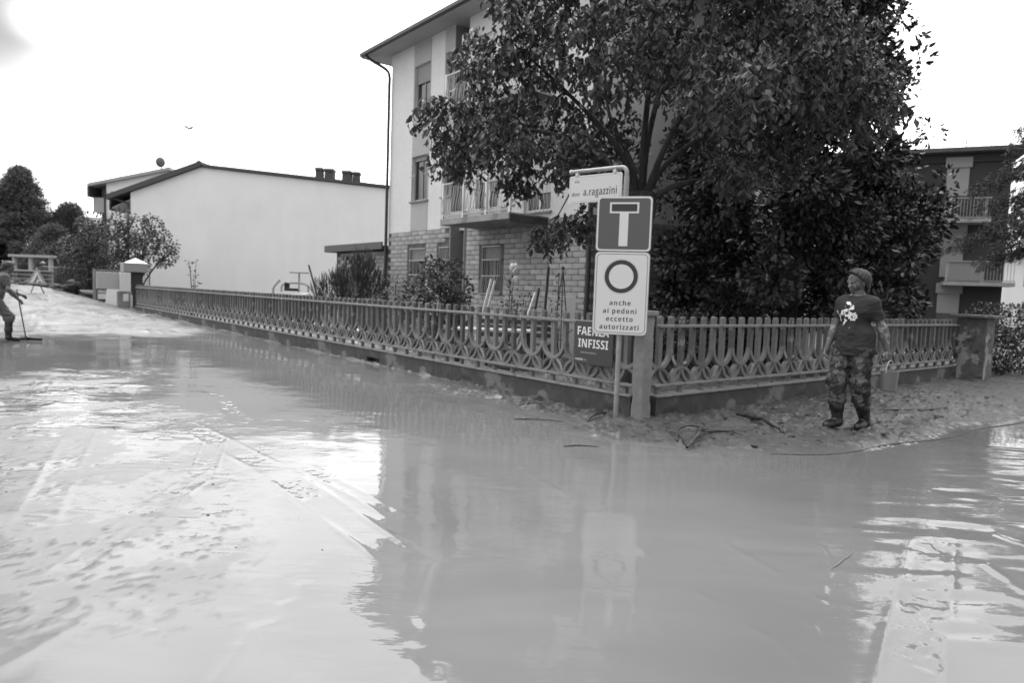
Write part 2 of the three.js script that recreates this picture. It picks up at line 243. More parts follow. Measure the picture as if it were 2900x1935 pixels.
// built along local x from 0 to L; the street is on local +z
function makeFence(t, L, n0, gaps, side = 1) {
  const pl = part('plinth', [...plinthPieces(L, gaps)], M.plinth, t);
  const cop = []; for (let x = 0; x < L; x += 2.12) cop.push(rbox(Math.min(2.105, L - x), .03, .2, x + Math.min(2.105, L - x) / 2, .277, 0, .01));
  for (const c of cop) part('coping_slab', c, M.rail, t);
  for (let x = 0; x < L; x += 4.24) { const l = Math.min(4.235, L - x); part('top_rail', rbox(l, .04, .05, x + l / 2, 1.1, side * .055, .012), M.rail, t); part('bottom_rail', rbox(l, .036, .075, x + l / 2, .395, side * .03, .012), M.rail, t); }
  const n = Math.floor((L - n0) / S);
  for (let k = 0; k <= n; k++) {
    const x = n0 + k * S, j = rr(-.004, .004), m = [M.concrete, M.concrete2, M.concrete, M.concrete3, M.rail][Math.floor(rnd() * 4.4)], lean = rr(-.012, .012);
    if (k % 2) { put('picket', fenceGeo.short, m, t, x, .78 + j, rr(-.004, .004)).rotation.z = lean; if (k < n && k > 0) put('curved_bar', fenceGeo.bowl, M.concrete, t, x, .6, rr(-.003, .003)); }
    else { put('picket', fenceGeo.long, m, t, x, .6 + j, rr(-.004, .004)).rotation.z = lean * .7; put('curved_bar', fenceGeo.u, m, t, x, .8, rr(-.003, .003)); put('curved_bar', fenceGeo.dome, rnd() < .4 ? M.concrete3 : M.concrete, t, x, .4, rr(-.003, .003)); put('leg', fenceGeo.leg, M.concrete, t, x, .34, 0); }
  }
}
function* plinthPieces(L, gaps) { // low wall of cast lengths, with a drain slot where one is left open
  let cuts = []; for (let x = 0; x < L; x += 4.24) cuts.push(x); cuts.push(L);
  for (let i = 0; i < cuts.length - 1; i++) {
    const a = cuts[i] + .003, b = cuts[i + 1] - .003, g = gaps.find(g => g[0] > a && g[1] < b);
    if (!g) yield rbox(b - a, .56, .16, (a + b) / 2, -.018, 0, .006);
    else { yield rbox(g[0] - a, .56, .16, (a + g[0]) / 2, -.018, 0, .006); yield rbox(b - g[1], .56, .16, (b + g[1]) / 2, -.018, 0, .006); yield box(g[1] - g[0], .14, .16, (g[0] + g[1]) / 2, .192, 0); yield box(g[1] - g[0], .2, .16, (g[0] + g[1]) / 2, -.198, 0); yield box(g[1] - g[0], .26, .02, (g[0] + g[1]) / 2, 0, .065); }
  }
}
{ // side street: from the corner pillar away along -z
  const t = thing('concrete_fence', 'long mud splashed concrete picket fence along the street with the white gabled building', 'fence', [6.12, 0, -5.22], Math.PI / 2);
  makeFence(t, 28.6, .16, [[6.1, 6.6]], -1);

}
{
  const t = thing('concrete_fence', 'concrete picket fence behind the walking man, between the corner pillar and the pale pillar', 'fence', [6.3, 0, -5.14], 0);
  makeFence(t, 9.5, .1, []);
}
{ // corner pillar, chipped at its edges
  const t = thing('fence_pillar', 'chipped concrete corner pillar with a flat cap next to the road sign', 'pillar', [6.09, 0, -5.11]);
  const g = new THREE.BoxGeometry(.155, 1.5, .155, 5, 26, 5), p = g.attributes.position;
  for (let i = 0; i < p.count; i++) { const x = p.getX(i), y = p.getY(i), z = p.getZ(i), corner = Math.abs(x) > .07 && Math.abs(z) > .07, k = corner ? .05 * Math.max(0, vn(y * 5.5 + (x > 0 ? 9 : 2), z * 9)) : 0; p.setXYZ(i, x * (1 - k * 5) + .004 * vn(y * 6, z * 20), y, z * (1 - k * 5) + .004 * vn(y * 6 + 4, x * 20)); }
  g.computeVertexNormals(); part('shaft', g.translate(0, .47, 0), M.pillar, t);
  part('cap', rbox(.23, .06, .23, 0, 1.25, 0, .014), M.pillar, t);
}
{
  const t = thing('fence_pillar', 'wide pale stained gate pillar with an overhanging cap by the leafy hedge', 'pillar', [16.1, 0, -4.85]);
  part('shaft', rbox(.5, 1.62, .5, 0, .45, 0, .015), M.pillarpale, t); part('cap', rbox(.78, .06, .78, 0, 1.29, 0, .014), M.pillarpale, t);
}

// ------------------------------------------------------------------ road sign post
function canvasTex(w, h, draw) { const c = document.createElement('canvas'); c.width = w; c.height = h; const x = c.getContext('2d'); draw(x, w, h); const t = new THREE.CanvasTexture(c); t.colorSpace = THREE.SRGBColorSpace; t.anisotropy = 8; return t; }
const css = v => { const s = Math.round(255 * (v <= .0031308 ? 12.92 * v : 1.055 * Math.pow(v, 1 / 2.4) - .055)); return `rgb(${s},${s},${s})`; };
function rrect(x, a, b, w, h, r) { x.beginPath(); x.moveTo(a + r, b); x.arcTo(a + w, b, a + w, b + h, r); x.arcTo(a + w, b + h, a, b + h, r); x.arcTo(a, b + h, a, b, r); x.arcTo(a, b, a + w, b, r); x.closePath(); }
function plateGeo(w, h, r, d = .012) { const s = new THREE.Shape(); const a = -w / 2, b = -h / 2; s.moveTo(a + r, b); s.lineTo(a + w - r, b); s.absarc(a + w - r, b + r, r, -Math.PI / 2, 0); s.lineTo(a + w, b + h - r); s.absarc(a + w - r, b + h - r, r, 0, Math.PI / 2); s.lineTo(a + r, b + h); s.absarc(a + r, b + h - r, r, Math.PI / 2, Math.PI); s.lineTo(a, b + r); s.absarc(a + r, b + r, r, Math.PI, 1.5 * Math.PI);
  return new THREE.ExtrudeGeometry(s, { depth: d, bevelEnabled: true, bevelSize: .003, bevelThickness: .003, bevelSegments: 2, curveSegments: 6 }); }
function face(w, h, r, tex, rough, parent, z, name = 'printed_face') { const s = new THREE.Shape(), a = -w / 2, b = -h / 2; s.moveTo(a + r, b); s.lineTo(a + w - r, b); s.absarc(a + w - r, b + r, r, -Math.PI / 2, 0); s.lineTo(a + w, b + h - r); s.absarc(a + w - r, b + h - r, r, 0, Math.PI / 2); s.lineTo(a + r, b + h); s.absarc(a + r, b + h - r, r, Math.PI / 2, Math.PI); s.lineTo(a, b + r); s.absarc(a + r, b + r, r, Math.PI, 1.5 * Math.PI);
  const g = new THREE.ShapeGeometry(s, 6), p = g.attributes.position, uv = g.attributes.uv; for (let i = 0; i < p.count; i++) uv.setXY(i, (p.getX(i) - a) / w, (p.getY(i) - b) / h);
  const m = shade(new THREE.Mesh(g, new THREE.MeshPhysicalMaterial({ map: tex, roughness: rough }))); m.name = name; m.position.z = z; parent.add(m); return m; }
{
  const t = thing('road_sign', 'signpost carrying a street name plate, a dead end sign and a closed road sign', 'road sign', [5.84, 0, -5.26]);
  part('pole', [bar(V(0, -.2, 0), V(0, 2.78, 0), .03, .03, 14), tube([[0, 2.78, 0], [0, .06, .006], [0, .095, .04], [0, .1, .1], [0, .1, .42], [0, .1, .75]].map(([, y, k], i) => i ? [-.208 * k, 2.78 + y, -.978 * k] : [0, 2.78, 0]), .026, 10, 30)], M.galv, t);
  part('pole_end_cap', bar(V(-.208 * .745, 2.88, -.978 * .745), V(-.208 * .765, 2.88, -.978 * .765), .029, .027, 12), M.signback, t);
  const np = part('street_name_plate', plateGeo(.7, .31, .02, .02).translate(0, 0, -.01), M.signwhite, t); np.position.set(-.208 * .41, 2.67, -.978 * .41); np.rotation.y = -1.361;
  face(.69, .3, .02, canvasTex(1024, 432, (x, w, h) => { x.fillStyle = css(.5); x.fillRect(0, 0, w, h); x.fillStyle = css(.05); x.font = 'bold 74px sans-serif'; x.fillText('via', 92, 110); x.font = 'bold 92px sans-serif'; x.fillText('don', 45, 330); x.save(); x.translate(280, 330); x.scale(.78, 1); x.font = 'bold 170px sans-serif'; x.fillText('a.ragazzini', 0, 0); x.restore(); x.strokeStyle = css(.24); x.lineWidth = 6; rrect(x, 10, 10, w - 20, h - 20, 24); x.stroke(); }), .5, np, .0135);
  for (const k of [.15, .66]) part('clamp', rbox(.04, .08, .05, -.208 * k, 2.86, -.978 * k), M.signback, t);
  const turn = -0.945; // the two plates face the junction
  const p1 = part('dead_end_plate', plateGeo(.606, .606, .04).translate(0, 0, 0), M.signback, t); p1.position.set(-.036, 2.24, .026); p1.rotation.y = turn;
  face(.6, .6, .04, canvasTex(768, 768, (x, w, h) => { x.fillStyle = css(.62); x.fillRect(0, 0, w, h); rrect(x, 20, 20, w - 40, h - 40, 44); x.fillStyle = css(.085); x.fill(); x.fillStyle = css(.62); x.fillRect(318, 215, 126, 485); x.fillRect(174, 78, 414, 154); x.fillStyle = css(.028); x.fillRect(200, 102, 362, 106); }), .42, p1, .0165);
  const p2 = part('closed_road_plate', plateGeo(.606, .926, .05), M.signback, t); p2.position.set(-.036, 1.462, .026); p2.rotation.y = turn;
  face(.6, .92, .05, canvasTex(768, 1178, (x, w, h) => { x.fillStyle = css(.6); x.fillRect(0, 0, w, h); x.strokeStyle = css(.12); x.lineWidth = 9; rrect(x, 24, 24, w - 48, h - 48, 60); x.stroke();
    x.strokeStyle = css(.025); x.lineWidth = 62; x.beginPath(); x.arc(w / 2 - 5, 345, 207, 0, 7); x.stroke(); x.strokeStyle = css(.3); x.lineWidth = 4; x.beginPath(); x.arc(w / 2 - 5, 345, 250, 0, 7); x.stroke();
    x.fillStyle = css(.025); x.textAlign = 'center'; x.font = 'bold 98px sans-serif'; x.letterSpacing = '7px'; ['anche', 'ai pedoni', 'eccetto', 'autorizzati'].forEach((s, i) => { x.save(); x.translate(w / 2, 760 + i * 116); x.fillText(s, 0, 0, 600); x.restore(); }); }), .42, p2, .0165);
  for (const y of [2.4, 2.08, 1.75, 1.2]) part('clamp', rbox(.066, .05, .066, 0, y, 0), M.signback, t);
}
{ // company board tied to the fence
  const t = thing('advertising_board', 'dark board with white lettering tied to the fence beside the signpost', 'sign board', [6.02, .845, -5.83], -Math.PI / 2);
  part('panel', rbox(.66, .53, .012, 0, 0, 0, .004), M.dark, t);
  face(.65, .52, .003, canvasTex(1024, 820, (x, w, h) => { x.fillStyle = css(.028); x.fillRect(0, 0, w, h); x.fillStyle = css(.62); x.font = 'bold 230px sans-serif'; x.fillText('FAENZA', 50, 262, 930); x.fillText('INFISSI', 90, 500, 840); x.fillStyle = css(.3); x.font = 'bold 44px sans-serif'; x.fillText('www.faenzainfissi.it', 170, 615, 650); x.fillStyle = css(.55); x.font = 'bold 58px sans-serif'; x.fillText('FAENZA', 30, 762, 220); x.fillStyle = css(.3); x.font = 'bold 50px sans-serif'; x.fillText('Via', 270, 762); x.fillStyle = css(.55); }), .5, t, .0085);
  for (const [x, y] of [[-.3, .24], [.3, .24], [-.3, -.24], [.3, -.24]]) part('tie', new THREE.TorusGeometry(.022, .004, 5, 10).rotateY(Math.PI / 2).translate(x, y, -.015), M.black, t);
}

// ------------------------------------------------------------------ apartment house with balconies
const BX = 11.1, ZF = -20.36, ZN = -10.9;
function holedWall(z0, z1, y0, y1, thick, holes) { // wall in the zy plane, its street face at x = 0
  const s = new THREE.Shape([[z0, y0], [z1, y0], [z1, y1], [z0, y1]].map(p => new THREE.Vector2(...p)));
  for (const [a, b, c, d] of holes) s.holes.push(new THREE.Path([[a, c], [a, d], [b, d], [b, c]].map(p => new THREE.Vector2(...p))));
  return new THREE.ExtrudeGeometry(s, { depth: thick, bevelEnabled: false }).rotateY(-Math.PI / 2).translate(thick, 0, 0);
}
function facadeWindow(t, z0, z1, y0, y1, x, shut, grille = false, mats = [M.shutter, M.frame]) { // on a wall whose street face is at x, facing -x
  const w = z1 - z0, h = y1 - y0, f = .06, ys = y1 - h * shut;
  const win = part('window', [box2(x + .1, x + .16, y0, y0 + f, z0, z1), box2(x + .1, x + .16, y1 - f, y1, z0, z1), box2(x + .1, x + .16, y0 + f, y1 - f, z0, z0 + f), box2(x + .1, x + .16, y0 + f, y1 - f, z1 - f, z1), box2(x + .1, x + .15, y0 + f, y1 - f, (z0 + z1) / 2 - .03, (z0 + z1) / 2 + .03)], mats[1], t);
  part('pane', box2(x + .12, x + .13, y0 + f + .001, y1 - f - .001, z0 + f + .001, (z0 + z1) / 2 - .031), M.glass, win); part('pane', box2(x + .12, x + .13, y0 + f + .001, y1 - f - .001, (z0 + z1) / 2 + .031, z1 - f - .001), M.glass, win);
  part('sill', rbox(.16, .05, w + .14, x + .01, y0 - .027, (z0 + z1) / 2), M.slab, win);
  if (shut > 0) { const sl = []; for (let y = y1 - .025; y > ys; y -= .05) sl.push(rbox(.014, .046, w - .01, x + .075, y, (z0 + z1) / 2, .004)); part('roller_shutter', sl, mats[0], win); }
  if (grille) { const b = []; for (let z = z0 + .02; z < z1; z += .085) b.push(bar(V(x - .03, y1 - .02, z), V(x - .03, y0 + .45, z), .008, .008, 5), tube([[x - .03, y0 + .45, z], [x - .1, y0 + .25, z], [x - .13, y0 + .02, z]], .008, 5, 5)); for (const y of [y0 + .45, y0 + h * .7, y1 - .02]) b.push(box2(x - .04, x - .022, y - .012, y + .012, z0 - .02, z1 + .02)); part('window_grille', b, M.rail_metal, win); }
  return win;
}
{
  const t = thing('apartment_house', 'three storey house with white and grey plaster above a brick ground floor', 'house');
  const up = [[-18.88, -17.98, 7.0, 8.3], [-18.92, -18.0, 4.18, 5.55], [-17.16, -16.72, 7.0, 8.3], [-17.16, -16.72, 4.18, 5.5], [-15.9, -14.95, 6.25, 8.35], [-15.5, -14.5, 3.45, 5.6], [-13.6, -12.6, 6.25, 8.35], [-13.4, -12.4, 3.45, 5.6]];
  const gr = [[-18.92, -18.02, 1.45, 2.72], [-17.22, -16.72, 1.45, 2.72], [-15.06, -14.28, 1.42, 2.68]];
  const slot = [-16.68, -16.0];
  const facade = part('wall', [holedWall(ZF, slot[0], 3.25, 9, .3, up.slice(0, 4)), holedWall(slot[1], ZN, 3.25, 9, .3, up.slice(4)), box2(.3, 10, 3.25, 9.05, ZF + .01, ZF + .3), box2(.3, 9.9, 3.25, 9.05, ZN - .3, ZN), box2(9.7, 10, 3.25, 9.05, ZF + .32, ZN - .32), box2(.31, 9.6, 3.2, 3.3, ZF + .31, ZN - .31)], M.white, t); facade.position.x = BX;
  // grey bands between the windows, a little proud of the white plaster
  const bandH = (z0, z1, hs) => part('plaster_band', holedWall(z0, z1, 3.255, 8.95, .012, hs), M.panelgrey, t);
  bandH(-18.94, -17.96, [[-18.88, -17.98, 7.0, 8.3], [-18.92, -18.0, 4.18, 5.55]]).position.x = BX - .0125;
  bandH(-17.2, slot[0], [[-17.16, -16.72, 7.0, 8.3], [-17.16, -16.72, 4.18, 5.5]]).position.x = BX - .0125;
  up.forEach((u, i) => facadeWindow(t, ...u, BX, [.42, .1, .35, .2, .15, .55, .3, .8][i], false, i > 3 ? [M.shutterw, M.framew] : [M.shutter, M.frame]));
  // open wooden shutter leaf beside the slot on the top floor
  for (const [z, y, h] of [[-15.97, 7.6, .8]]) { const p = part('awning_leaf', rbox(.03, h, .5, 0, 0, 0), M.framew, t); p.position.set(BX - .2, y + h / 2, z + .3); p.rotation.y = .5; }
  // dark stair recess that runs from the ground to the eaves
  part('stair_glazing', [box2(BX + 1.6, BX + 1.63, 0, 9, slot[0], slot[1])], M.glass, t);
  part('recess_reveal', [box2(BX + .003, BX + 1.6, 0, 8.97, slot[0] - .04, slot[0] + .002), box2(BX + .003, BX + 1.6, 0, 8.97, slot[1] - .002, slot[1] + .03)], M.shutter, t);
  // brick ground floor: core wall, then the blocks
  const core = part('ground_floor_wall', [holedWall(ZF, slot[0] - .045, -.2, 3.245, .28, gr.slice(0, 2)), holedWall(slot[1] + .035, ZN, -.2, 3.245, .28, gr.slice(2)), box2(.28, 9.9, -.2, 3.2, ZN - .28, ZN - .02), box2(.28, 9.9, -.2, 3.2, ZF + .02, ZF + .28)], M.mortar, t); core.position.x = BX + .012;
  gr.forEach((u, i) => facadeWindow(t, ...u, BX + .01, .3, true));
  const BL = .43, BHt = .134, bricks = []; const variants = [0, 1, 2].map(i => metreUV(rbox(.035, BHt - .012, BL - .012, 0, 0, 0, .006)));
  const hit = (z0, z1, y0, y1) => (z1 > slot[0] - .04 && z0 < slot[1] + .03) || gr.some(([a, b, c, d]) => z1 > a && z0 < b && y1 > c && y0 < d);
  for (let c = 0; c < 24; c++) { const y = .03 + c * BHt; for (let z = ZN - .22 - (c % 2 ? BL / 2 : 0); z > ZF + .2; z -= BL) { if (hit(z - BL / 2, z + BL / 2, y, y + BHt)) { // shorter blocks beside openings
      for (const k of [-1, 1]) if (!hit(z + (k < 0 ? -BL / 2 : .02), z + (k < 0 ? -.02 : BL / 2), y, y + BHt)) bricks.push([z + k * (BL / 4 + .005), y + BHt / 2, .48]); continue; } bricks.push([z, y + BHt / 2, 1]); } }
  bricks.sort((a, b) => b[0] - a[0]);
  const vis = bricks.filter(b => b[1] > .9), low = bricks.filter(b => b[1] <= .9), rest = [];
  vis.forEach(([z, y, s], i) => { const x = BX + .012 - rr(.0, .006); if (i < 300) { const m = put('brick', variants[i % 3], [M.brickA, M.brickB, M.brickC, M.brickA][Math.floor(rnd() * 4)], t, x, y, z); m.scale.z = s; } else rest.push([x, y, z, s]); });
  const rg = [...rest, ...low.map(b => [BX + .01, b[1], b[0], b[2]])].map(([x, y, z, s]) => rbox(.035, BHt - .012, (BL - .012) * s, x, y, z, .006));
  part('brickwork', rg, M.brickA, t).userData.kind = 'stuff';
  const side = []; for (let c = 0; c < 24; c++) for (let x = BX + .25 + (c % 2 ? BL / 2 : 0); x < BX + 8; x += BL) side.push(rbox(BL - .012, BHt - .012, .035, x, .03 + c * BHt + BHt / 2, ZN - .012 - rr(0, .005), .006));
  part('side_brickwork', side, M.brickC, t).userData.kind = 'stuff';
  // roof with wide eaves
  const ez = [ZF - .85, ZN + .8], ex = [BX - .65, BX + 10.6];
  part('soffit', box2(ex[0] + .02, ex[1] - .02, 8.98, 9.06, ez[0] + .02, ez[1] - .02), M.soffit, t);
  const hip = new THREE.BufferGeometry(), A = [[ex[0], 9.1, ez[0]], [ex[1], 9.1, ez[0]], [ex[1], 9.1, ez[1]], [ex[0], 9.1, ez[1]], [BX + 5, 11.2, ZF + 4.2], [BX + 5, 11.2, ZN - 4.2]];
  hip.setAttribute('position', new THREE.Float32BufferAttribute([[0, 4, 1], [2, 5, 3], [0, 3, 5], [0, 5, 4], [1, 4, 5], [1, 5, 2]].flat().flatMap(i => A[i]), 3)); hip.computeVertexNormals(); hip.setAttribute('uv', new THREE.Float32BufferAttribute(new Float32Array(36), 2)); part('roof', hip, M.roof, t);
  const gut = [rbox(.12, .13, ez[1] - ez[0], ex[0] - .05, 9.04, (ez[0] + ez[1]) / 2, .03), rbox(ex[1] - ex[0], .13, .1, (ex[0] + ex[1]) / 2, 9.04, ez[0] - .05, .03), rbox(ex[1] - ex[0], .13, .1, (ex[0] + ex[1]) / 2, 9.04, ez[1] + .05, .03)];
  part('gutter', gut, M.gutter, t);
  part('downpipe', [tube([[ex[0] - .03, 9, ZF - .55], [ex[0] + .05, 8.9, ZF - .5], [BX - .12, 8.5, ZF - .08], [BX - .09, 8.3, ZF + .0], [BX - .09, 8, ZF + .0]], .05, 8, 20), bar(V(BX - .09, 8.02, ZF), V(BX - .09, 0, ZF), .05)], M.pipe, t);
  part('downpipe', [bar(V(BX - .09, 9, ZN - .05), V(BX - .09, 0, ZN - .05), .06)], M.pipe, t);
  part('wall_vent', rbox(.03, .17, .34, BX - .03, 2.89, -13.18), M.panelgrey, t);
  // two balconies with bellied bars
  for (const [y, z0, z1] of [[6.0, -15.35, -12.2], [3.22, -15.35, -12.45]]) {
    const b = part('balcony', [rbox(1.22, .16, z1 - z0, BX - .61, y, (z0 + z1) / 2, .01)], M.slab, t);
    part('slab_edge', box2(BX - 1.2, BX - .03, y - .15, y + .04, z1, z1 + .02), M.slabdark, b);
    const bars = [], xo = BX - 1.16;
    const one = (fx, fz, nx, nz) => bars.push(tube([[fx, y + .16, fz], [fx + nx * .07, y + .3, fz + nz * .07], [fx + nx * .05, y + .5, fz + nz * .05], [fx, y + .75, fz], [fx, y + .98, fz]], .009, 5, 9));
    for (let z = z0 + .06; z < z1; z += .11) one(xo, z, -1, 0); for (let x = xo; x < BX; x += .11) { one(x, z0 + .04, 0, -1); one(x, z1 - .04, 0, 1); }
    part('railing_bars', bars, M.rail_metal, b);
    part('handrail', [box2(xo - .025, xo + .025, y + .96, y + 1, z0, z1), box2(xo - .025, xo + .025, y + .14, y + .17, z0, z1), box2(xo + .03, BX, y + .96, y + 1, z0 + .02, z0 + .06), box2(xo + .03, BX, y + .96, y + 1, z1 - .06, z1 - .02)], M.rail_metal, b);
    for (const z of [z0 + .04, (2 * z0 + z1) / 3, (z0 + 2 * z1) / 3, z1 - .04]) part('post', box2(xo - .03, xo + .03, y + .08, y + 1.02, z - .03, z + .03), M.framew, b);
    const pots = []; 
    for (let k = 0; k < 3; k++) part('flower_box', rbox(.2, .17, .55, xo + .2, y + .18, z0 + .5 + k * .8), M.shutterw, b);
  }
  // inner room darkness is made by closed walls; roof chimney
  part('chimney', box2(BX + 3.5, BX + 4.1, 9.6, 11.6, -19.2, -18.6), M.white, t);
}
{ // brick outbuilding behind
  const t = thing('brick_outbuilding', 'low brick outbuilding with slit windows and a flat dark roof beside the house', 'outbuilding', [11.3, 0, 0]);
  const slits = [0, 1, 2, 3].map(k => [-23.9 + k * .3, -23.76 + k * .3, 2.0, 2.55]);
  part('wall', [holedWall(-24.75, -20.72, -.2, 2.74, .25, slits), box2(.25, 4, -.2, 2.74, -24.73, -24.5)], M.mortar, t);
  const hitS = (z0, z1, y0, y1) => slits.some(([a, b, c, d]) => z1 > a && z0 < b && y1 > c && y0 < d);
  const g = metreUV(rbox(.035, .122, .418, 0, 0, 0, .006));
  for (let c = 7; c < 20; c++) for (let z = -20.95 - (c % 2 ? .215 : 0); z > -24.6; z -= .43) { const y = .03 + c * .134; if (!hitS(z - .215, z + .215, y, y + .134)) put('brick', g, [M.brickA, M.brickB, M.brickC][Math.floor(rnd() * 3)], t, -.01, y + .067, z); else put('brick', g, M.brickA, t, -.01, y + .067, z).scale.z = .3; }
  for (const [a, b, c, d] of slits) part('window', box2(.1, .14, c, d, a, b), M.glass, t);
  part('roof', [box2(-.35, 4.4, 2.76, 2.86, -25.0, -20.45), box2(-.4, -.35, 2.74, 2.98, -25.0, -20.45), box2(-.35, 4.4, 2.74, 2.98, -25.05, -25.0)], M.gutter, t);
}

// ------------------------------------------------------------------ white gabled buildings across the yard
{
  const o = W(-22.65, 0, 40.5); const t = thing('gabled_building', 'large blank white gable wall with a long dark roof edge and four chimneys', 'building', [o.x, 0, o.z], -HEAD);
  const prof = [[0, -.3], [24, -.3], [24, 6.65], [15, 7.28], [4.1, 8.13], [0, 6.54]];
  const s = new THREE.Shape(prof.map(p => new THREE.Vector2(...p)));
  part('gable_wall', new THREE.ExtrudeGeometry(s, { depth: 12, bevelEnabled: false }).translate(0, 0, -12), M.whitewall, t);
  const slopeBox = (x0, y0, x1, y1, th, z0, z1) => { const sh = new THREE.Shape([[x0, y0], [x1, y1], [x1, y1 + th], [x0, y0 + th]].map(p => new THREE.Vector2(...p))); return new THREE.ExtrudeGeometry(sh, { depth: z1 - z0, bevelEnabled: false }).translate(0, 0, z0); };
  part('roof', [slopeBox(-1.3, 6.06, 4.1, 8.15, .3, -12, .22), slopeBox(4.1, 8.15, 24.3, 6.62, .16, -12, .16)], M.gutter, t);
  part('roof_ridge', bar(V(4.1, 8.33, .24), V(4.1, 8.33, -12), .17), M.gutter, t);
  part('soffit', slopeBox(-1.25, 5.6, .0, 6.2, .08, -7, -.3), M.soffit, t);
  part('fascia', slopeBox(-1.38, 5.5, -1.25, 6.1, .5, -9, -.2), M.gutter, t);
  part('downpipe', [bar(V(-.12, 5.9, .05), V(-.12, 0, .05), .06), bar(V(-.12, 5.9, .05), V(-1.15, 6.2, .02), .05)], M.pipe, t);
  [[10.1, .45], [10.75, .56], [11.85, .56], [12.45, .42]].forEach(([x, w]) => { const y = 8.15 - (x - 4.1) * .0757; const c = part('chimney', rbox(w, 1.0, w, x, y + .5, -3.4, .02), M.roof, t); part('cowl', rbox(w + .08, .22, w + .08, x, y + 1.12, -3.4, .06), M.gutter, c); });
}
{
  const o = W(-27.7, 0, 46.6); const t = thing('gabled_building', 'white building with a roofed loggia and a satellite dish, behind the blank gable wall', 'building', [o.x, 0, o.z], -HEAD);
  const s = new THREE.Shape([[0, -.3], [6, -.3], [6, 8.9], [4.4, 8.9], [0, 7.85]].map(p => new THREE.Vector2(...p)));
  part('wall', new THREE.ExtrudeGeometry(s, { depth: 9, bevelEnabled: false }).translate(0, 0, -9), M.whitewall, t);
  const r = new THREE.Shape([[-1.05, 7.6], [4.4, 8.85], [4.4, 9.05], [-1.05, 7.8]].map(p => new THREE.Vector2(...p)));
  part('roof', new THREE.ExtrudeGeometry(r, { depth: 9.4, bevelEnabled: false }).translate(0, 0, -9.1), M.panelgrey, t);
  part('gutter', box2(-1.15, -1.02, 6.9, 7.75, -9, .25), M.gutter, t);
  part('loggia', [box2(-.95, -.02, 5.9, 6.9, -6, -.1), box2(-.95, -.02, 2.9, 3.9, -6, -.1)], M.panelgrey, t); part('loggia_opening', [box2(-.6, -.025, 6.9, 7.6, -6, -.5), box2(-.6, -.025, 3.9, 5.85, -6, -.5)], M.gutter, t);
  part('downpipe', bar(V(-.05, 7.4, .08), V(-.05, 0, .08), .06), M.pipe, t);
  const d = part('satellite_dish', new THREE.SphereGeometry(.5, 14, 6, 0, 7, 0, .9).scale(.75, .5, 1).rotateX(1.25).rotateY(.5).translate(3.7, 9.3, .1), M.gutter, t); part('dish_mast', bar(V(3.7, 8.9, -.05), V(3.7, 9.5, -.05), .03), M.pipe, d);
  part('chimney', [rbox(.5, .35, .5, .9, 8.45, -3), rbox(.7, .3, .5, 1.6, 8.6, -3)], M.roof, t);
}
{
  const o = W(-36.6, 0, 55.4); const t = thing('tiled_house', 'small distant house with a ribbed tile roof between the dark conifer and the loggia', 'house', [o.x, 0, o.z], -HEAD);
  part('wall', box2(-2, 3, -.3, 5.4, -6, 0), M.panelgrey, t);
  const tl = []; for (let x = -2.4; x < 3.4; x += .3) tl.push(bar(V(x, 5.45, .5), V(x, 6.5, -2.8), .13, .13, 6)); part('tile_roof', [...tl, new THREE.BoxGeometry(6, .1, 3.5).rotateX(.31).translate(.5, 5.95, -1.15)], M.tiles, t);
}
{ // dark rendered block of flats to the right
  const o = W(23.6, 0, 33.2); const t = thing('flats_block', 'dark walled three storey block of flats with pale shutters and balconies behind the evergreen tree', 'building', [o.x, 0, o.z], -HEAD - .42);
  // local +x runs to the right hand corner, the facade faces local +z
  part('wall', box2(-13, 0, -.3, 9.0, -9, 0), M.darkwall, t);
  part('roof', [box2(-13.6, .6, 9.02, 9.22, -9.6, .7)], M.roof, t); part('cornice', box2(-13.2, .1, 8.6, 9.0, .002, .12), M.darkwall, t);
  part('chimney', box2(-5.2, -4.8, 9.2, 10.6, -2, -1.6), M.panelgrey, t); part('antenna', bar(V(-1.8, 9.2, -1), V(-1.8, 10, -1), .03), M.panelgrey, t);
  for (const x of [-5.2, -2.2]) for (const [y, sh] of [[6.15, .62], [3.0, 1], [0, .45]]) {
    const h = 2.2, w = 1.0; const win = part('window', [box2(x - w / 2, x + w / 2, y, y + h + .5, .005, .03)], M.slabdark, t); part('pane', box2(x - w / 2 + .05, x + w / 2 - .05, y + .05, y + h * (1 - sh) + .02, .031, .04), M.glass, win); part('roller_shutter', box2(x - w / 2 + .03, x + w / 2 - .03, y + h * (1 - sh), y + h, .032, .06), M.shutter, win); part('shutter_box', box2(x - w / 2 - .06, x + w / 2 + .06, y + h, y + h + .5, .031, .14), M.shutter, win);
  }
  for (const y of [5.75, 2.75]) for (const [a, b] of y > 4 ? [[-7, -.9]] : [[-7, -4.2], [-2.6, .25]]) {
    const bl = part('balcony', box2(a, b, y - .18, y, .01, 1.2), M.slab, t); const bars = []; for (let x = a + .05; x < b; x += .13) bars.push(box2(x - .01, x + .01, y + .08, y + .95, 1.13, 1.15)); part('railing_bars', bars, M.shutter, bl); part('handrail', [box2(a, b, y + .95, y + 1, 1.1, 1.18), box2(a, b, y + .04, y + .08, 1.12, 1.16)], M.shutter, bl);
    for (let x = a + .1; x < b; x += 1.45) part('post', box2(x - .05, x + .05, y, y + 1, 1.05, 1.1), M.panelgrey, bl); part('railing_panel', box2(a + .2, a + 1.6, y + .1, y + .94, 1.09, 1.105), M.shutter, bl);
  }
}
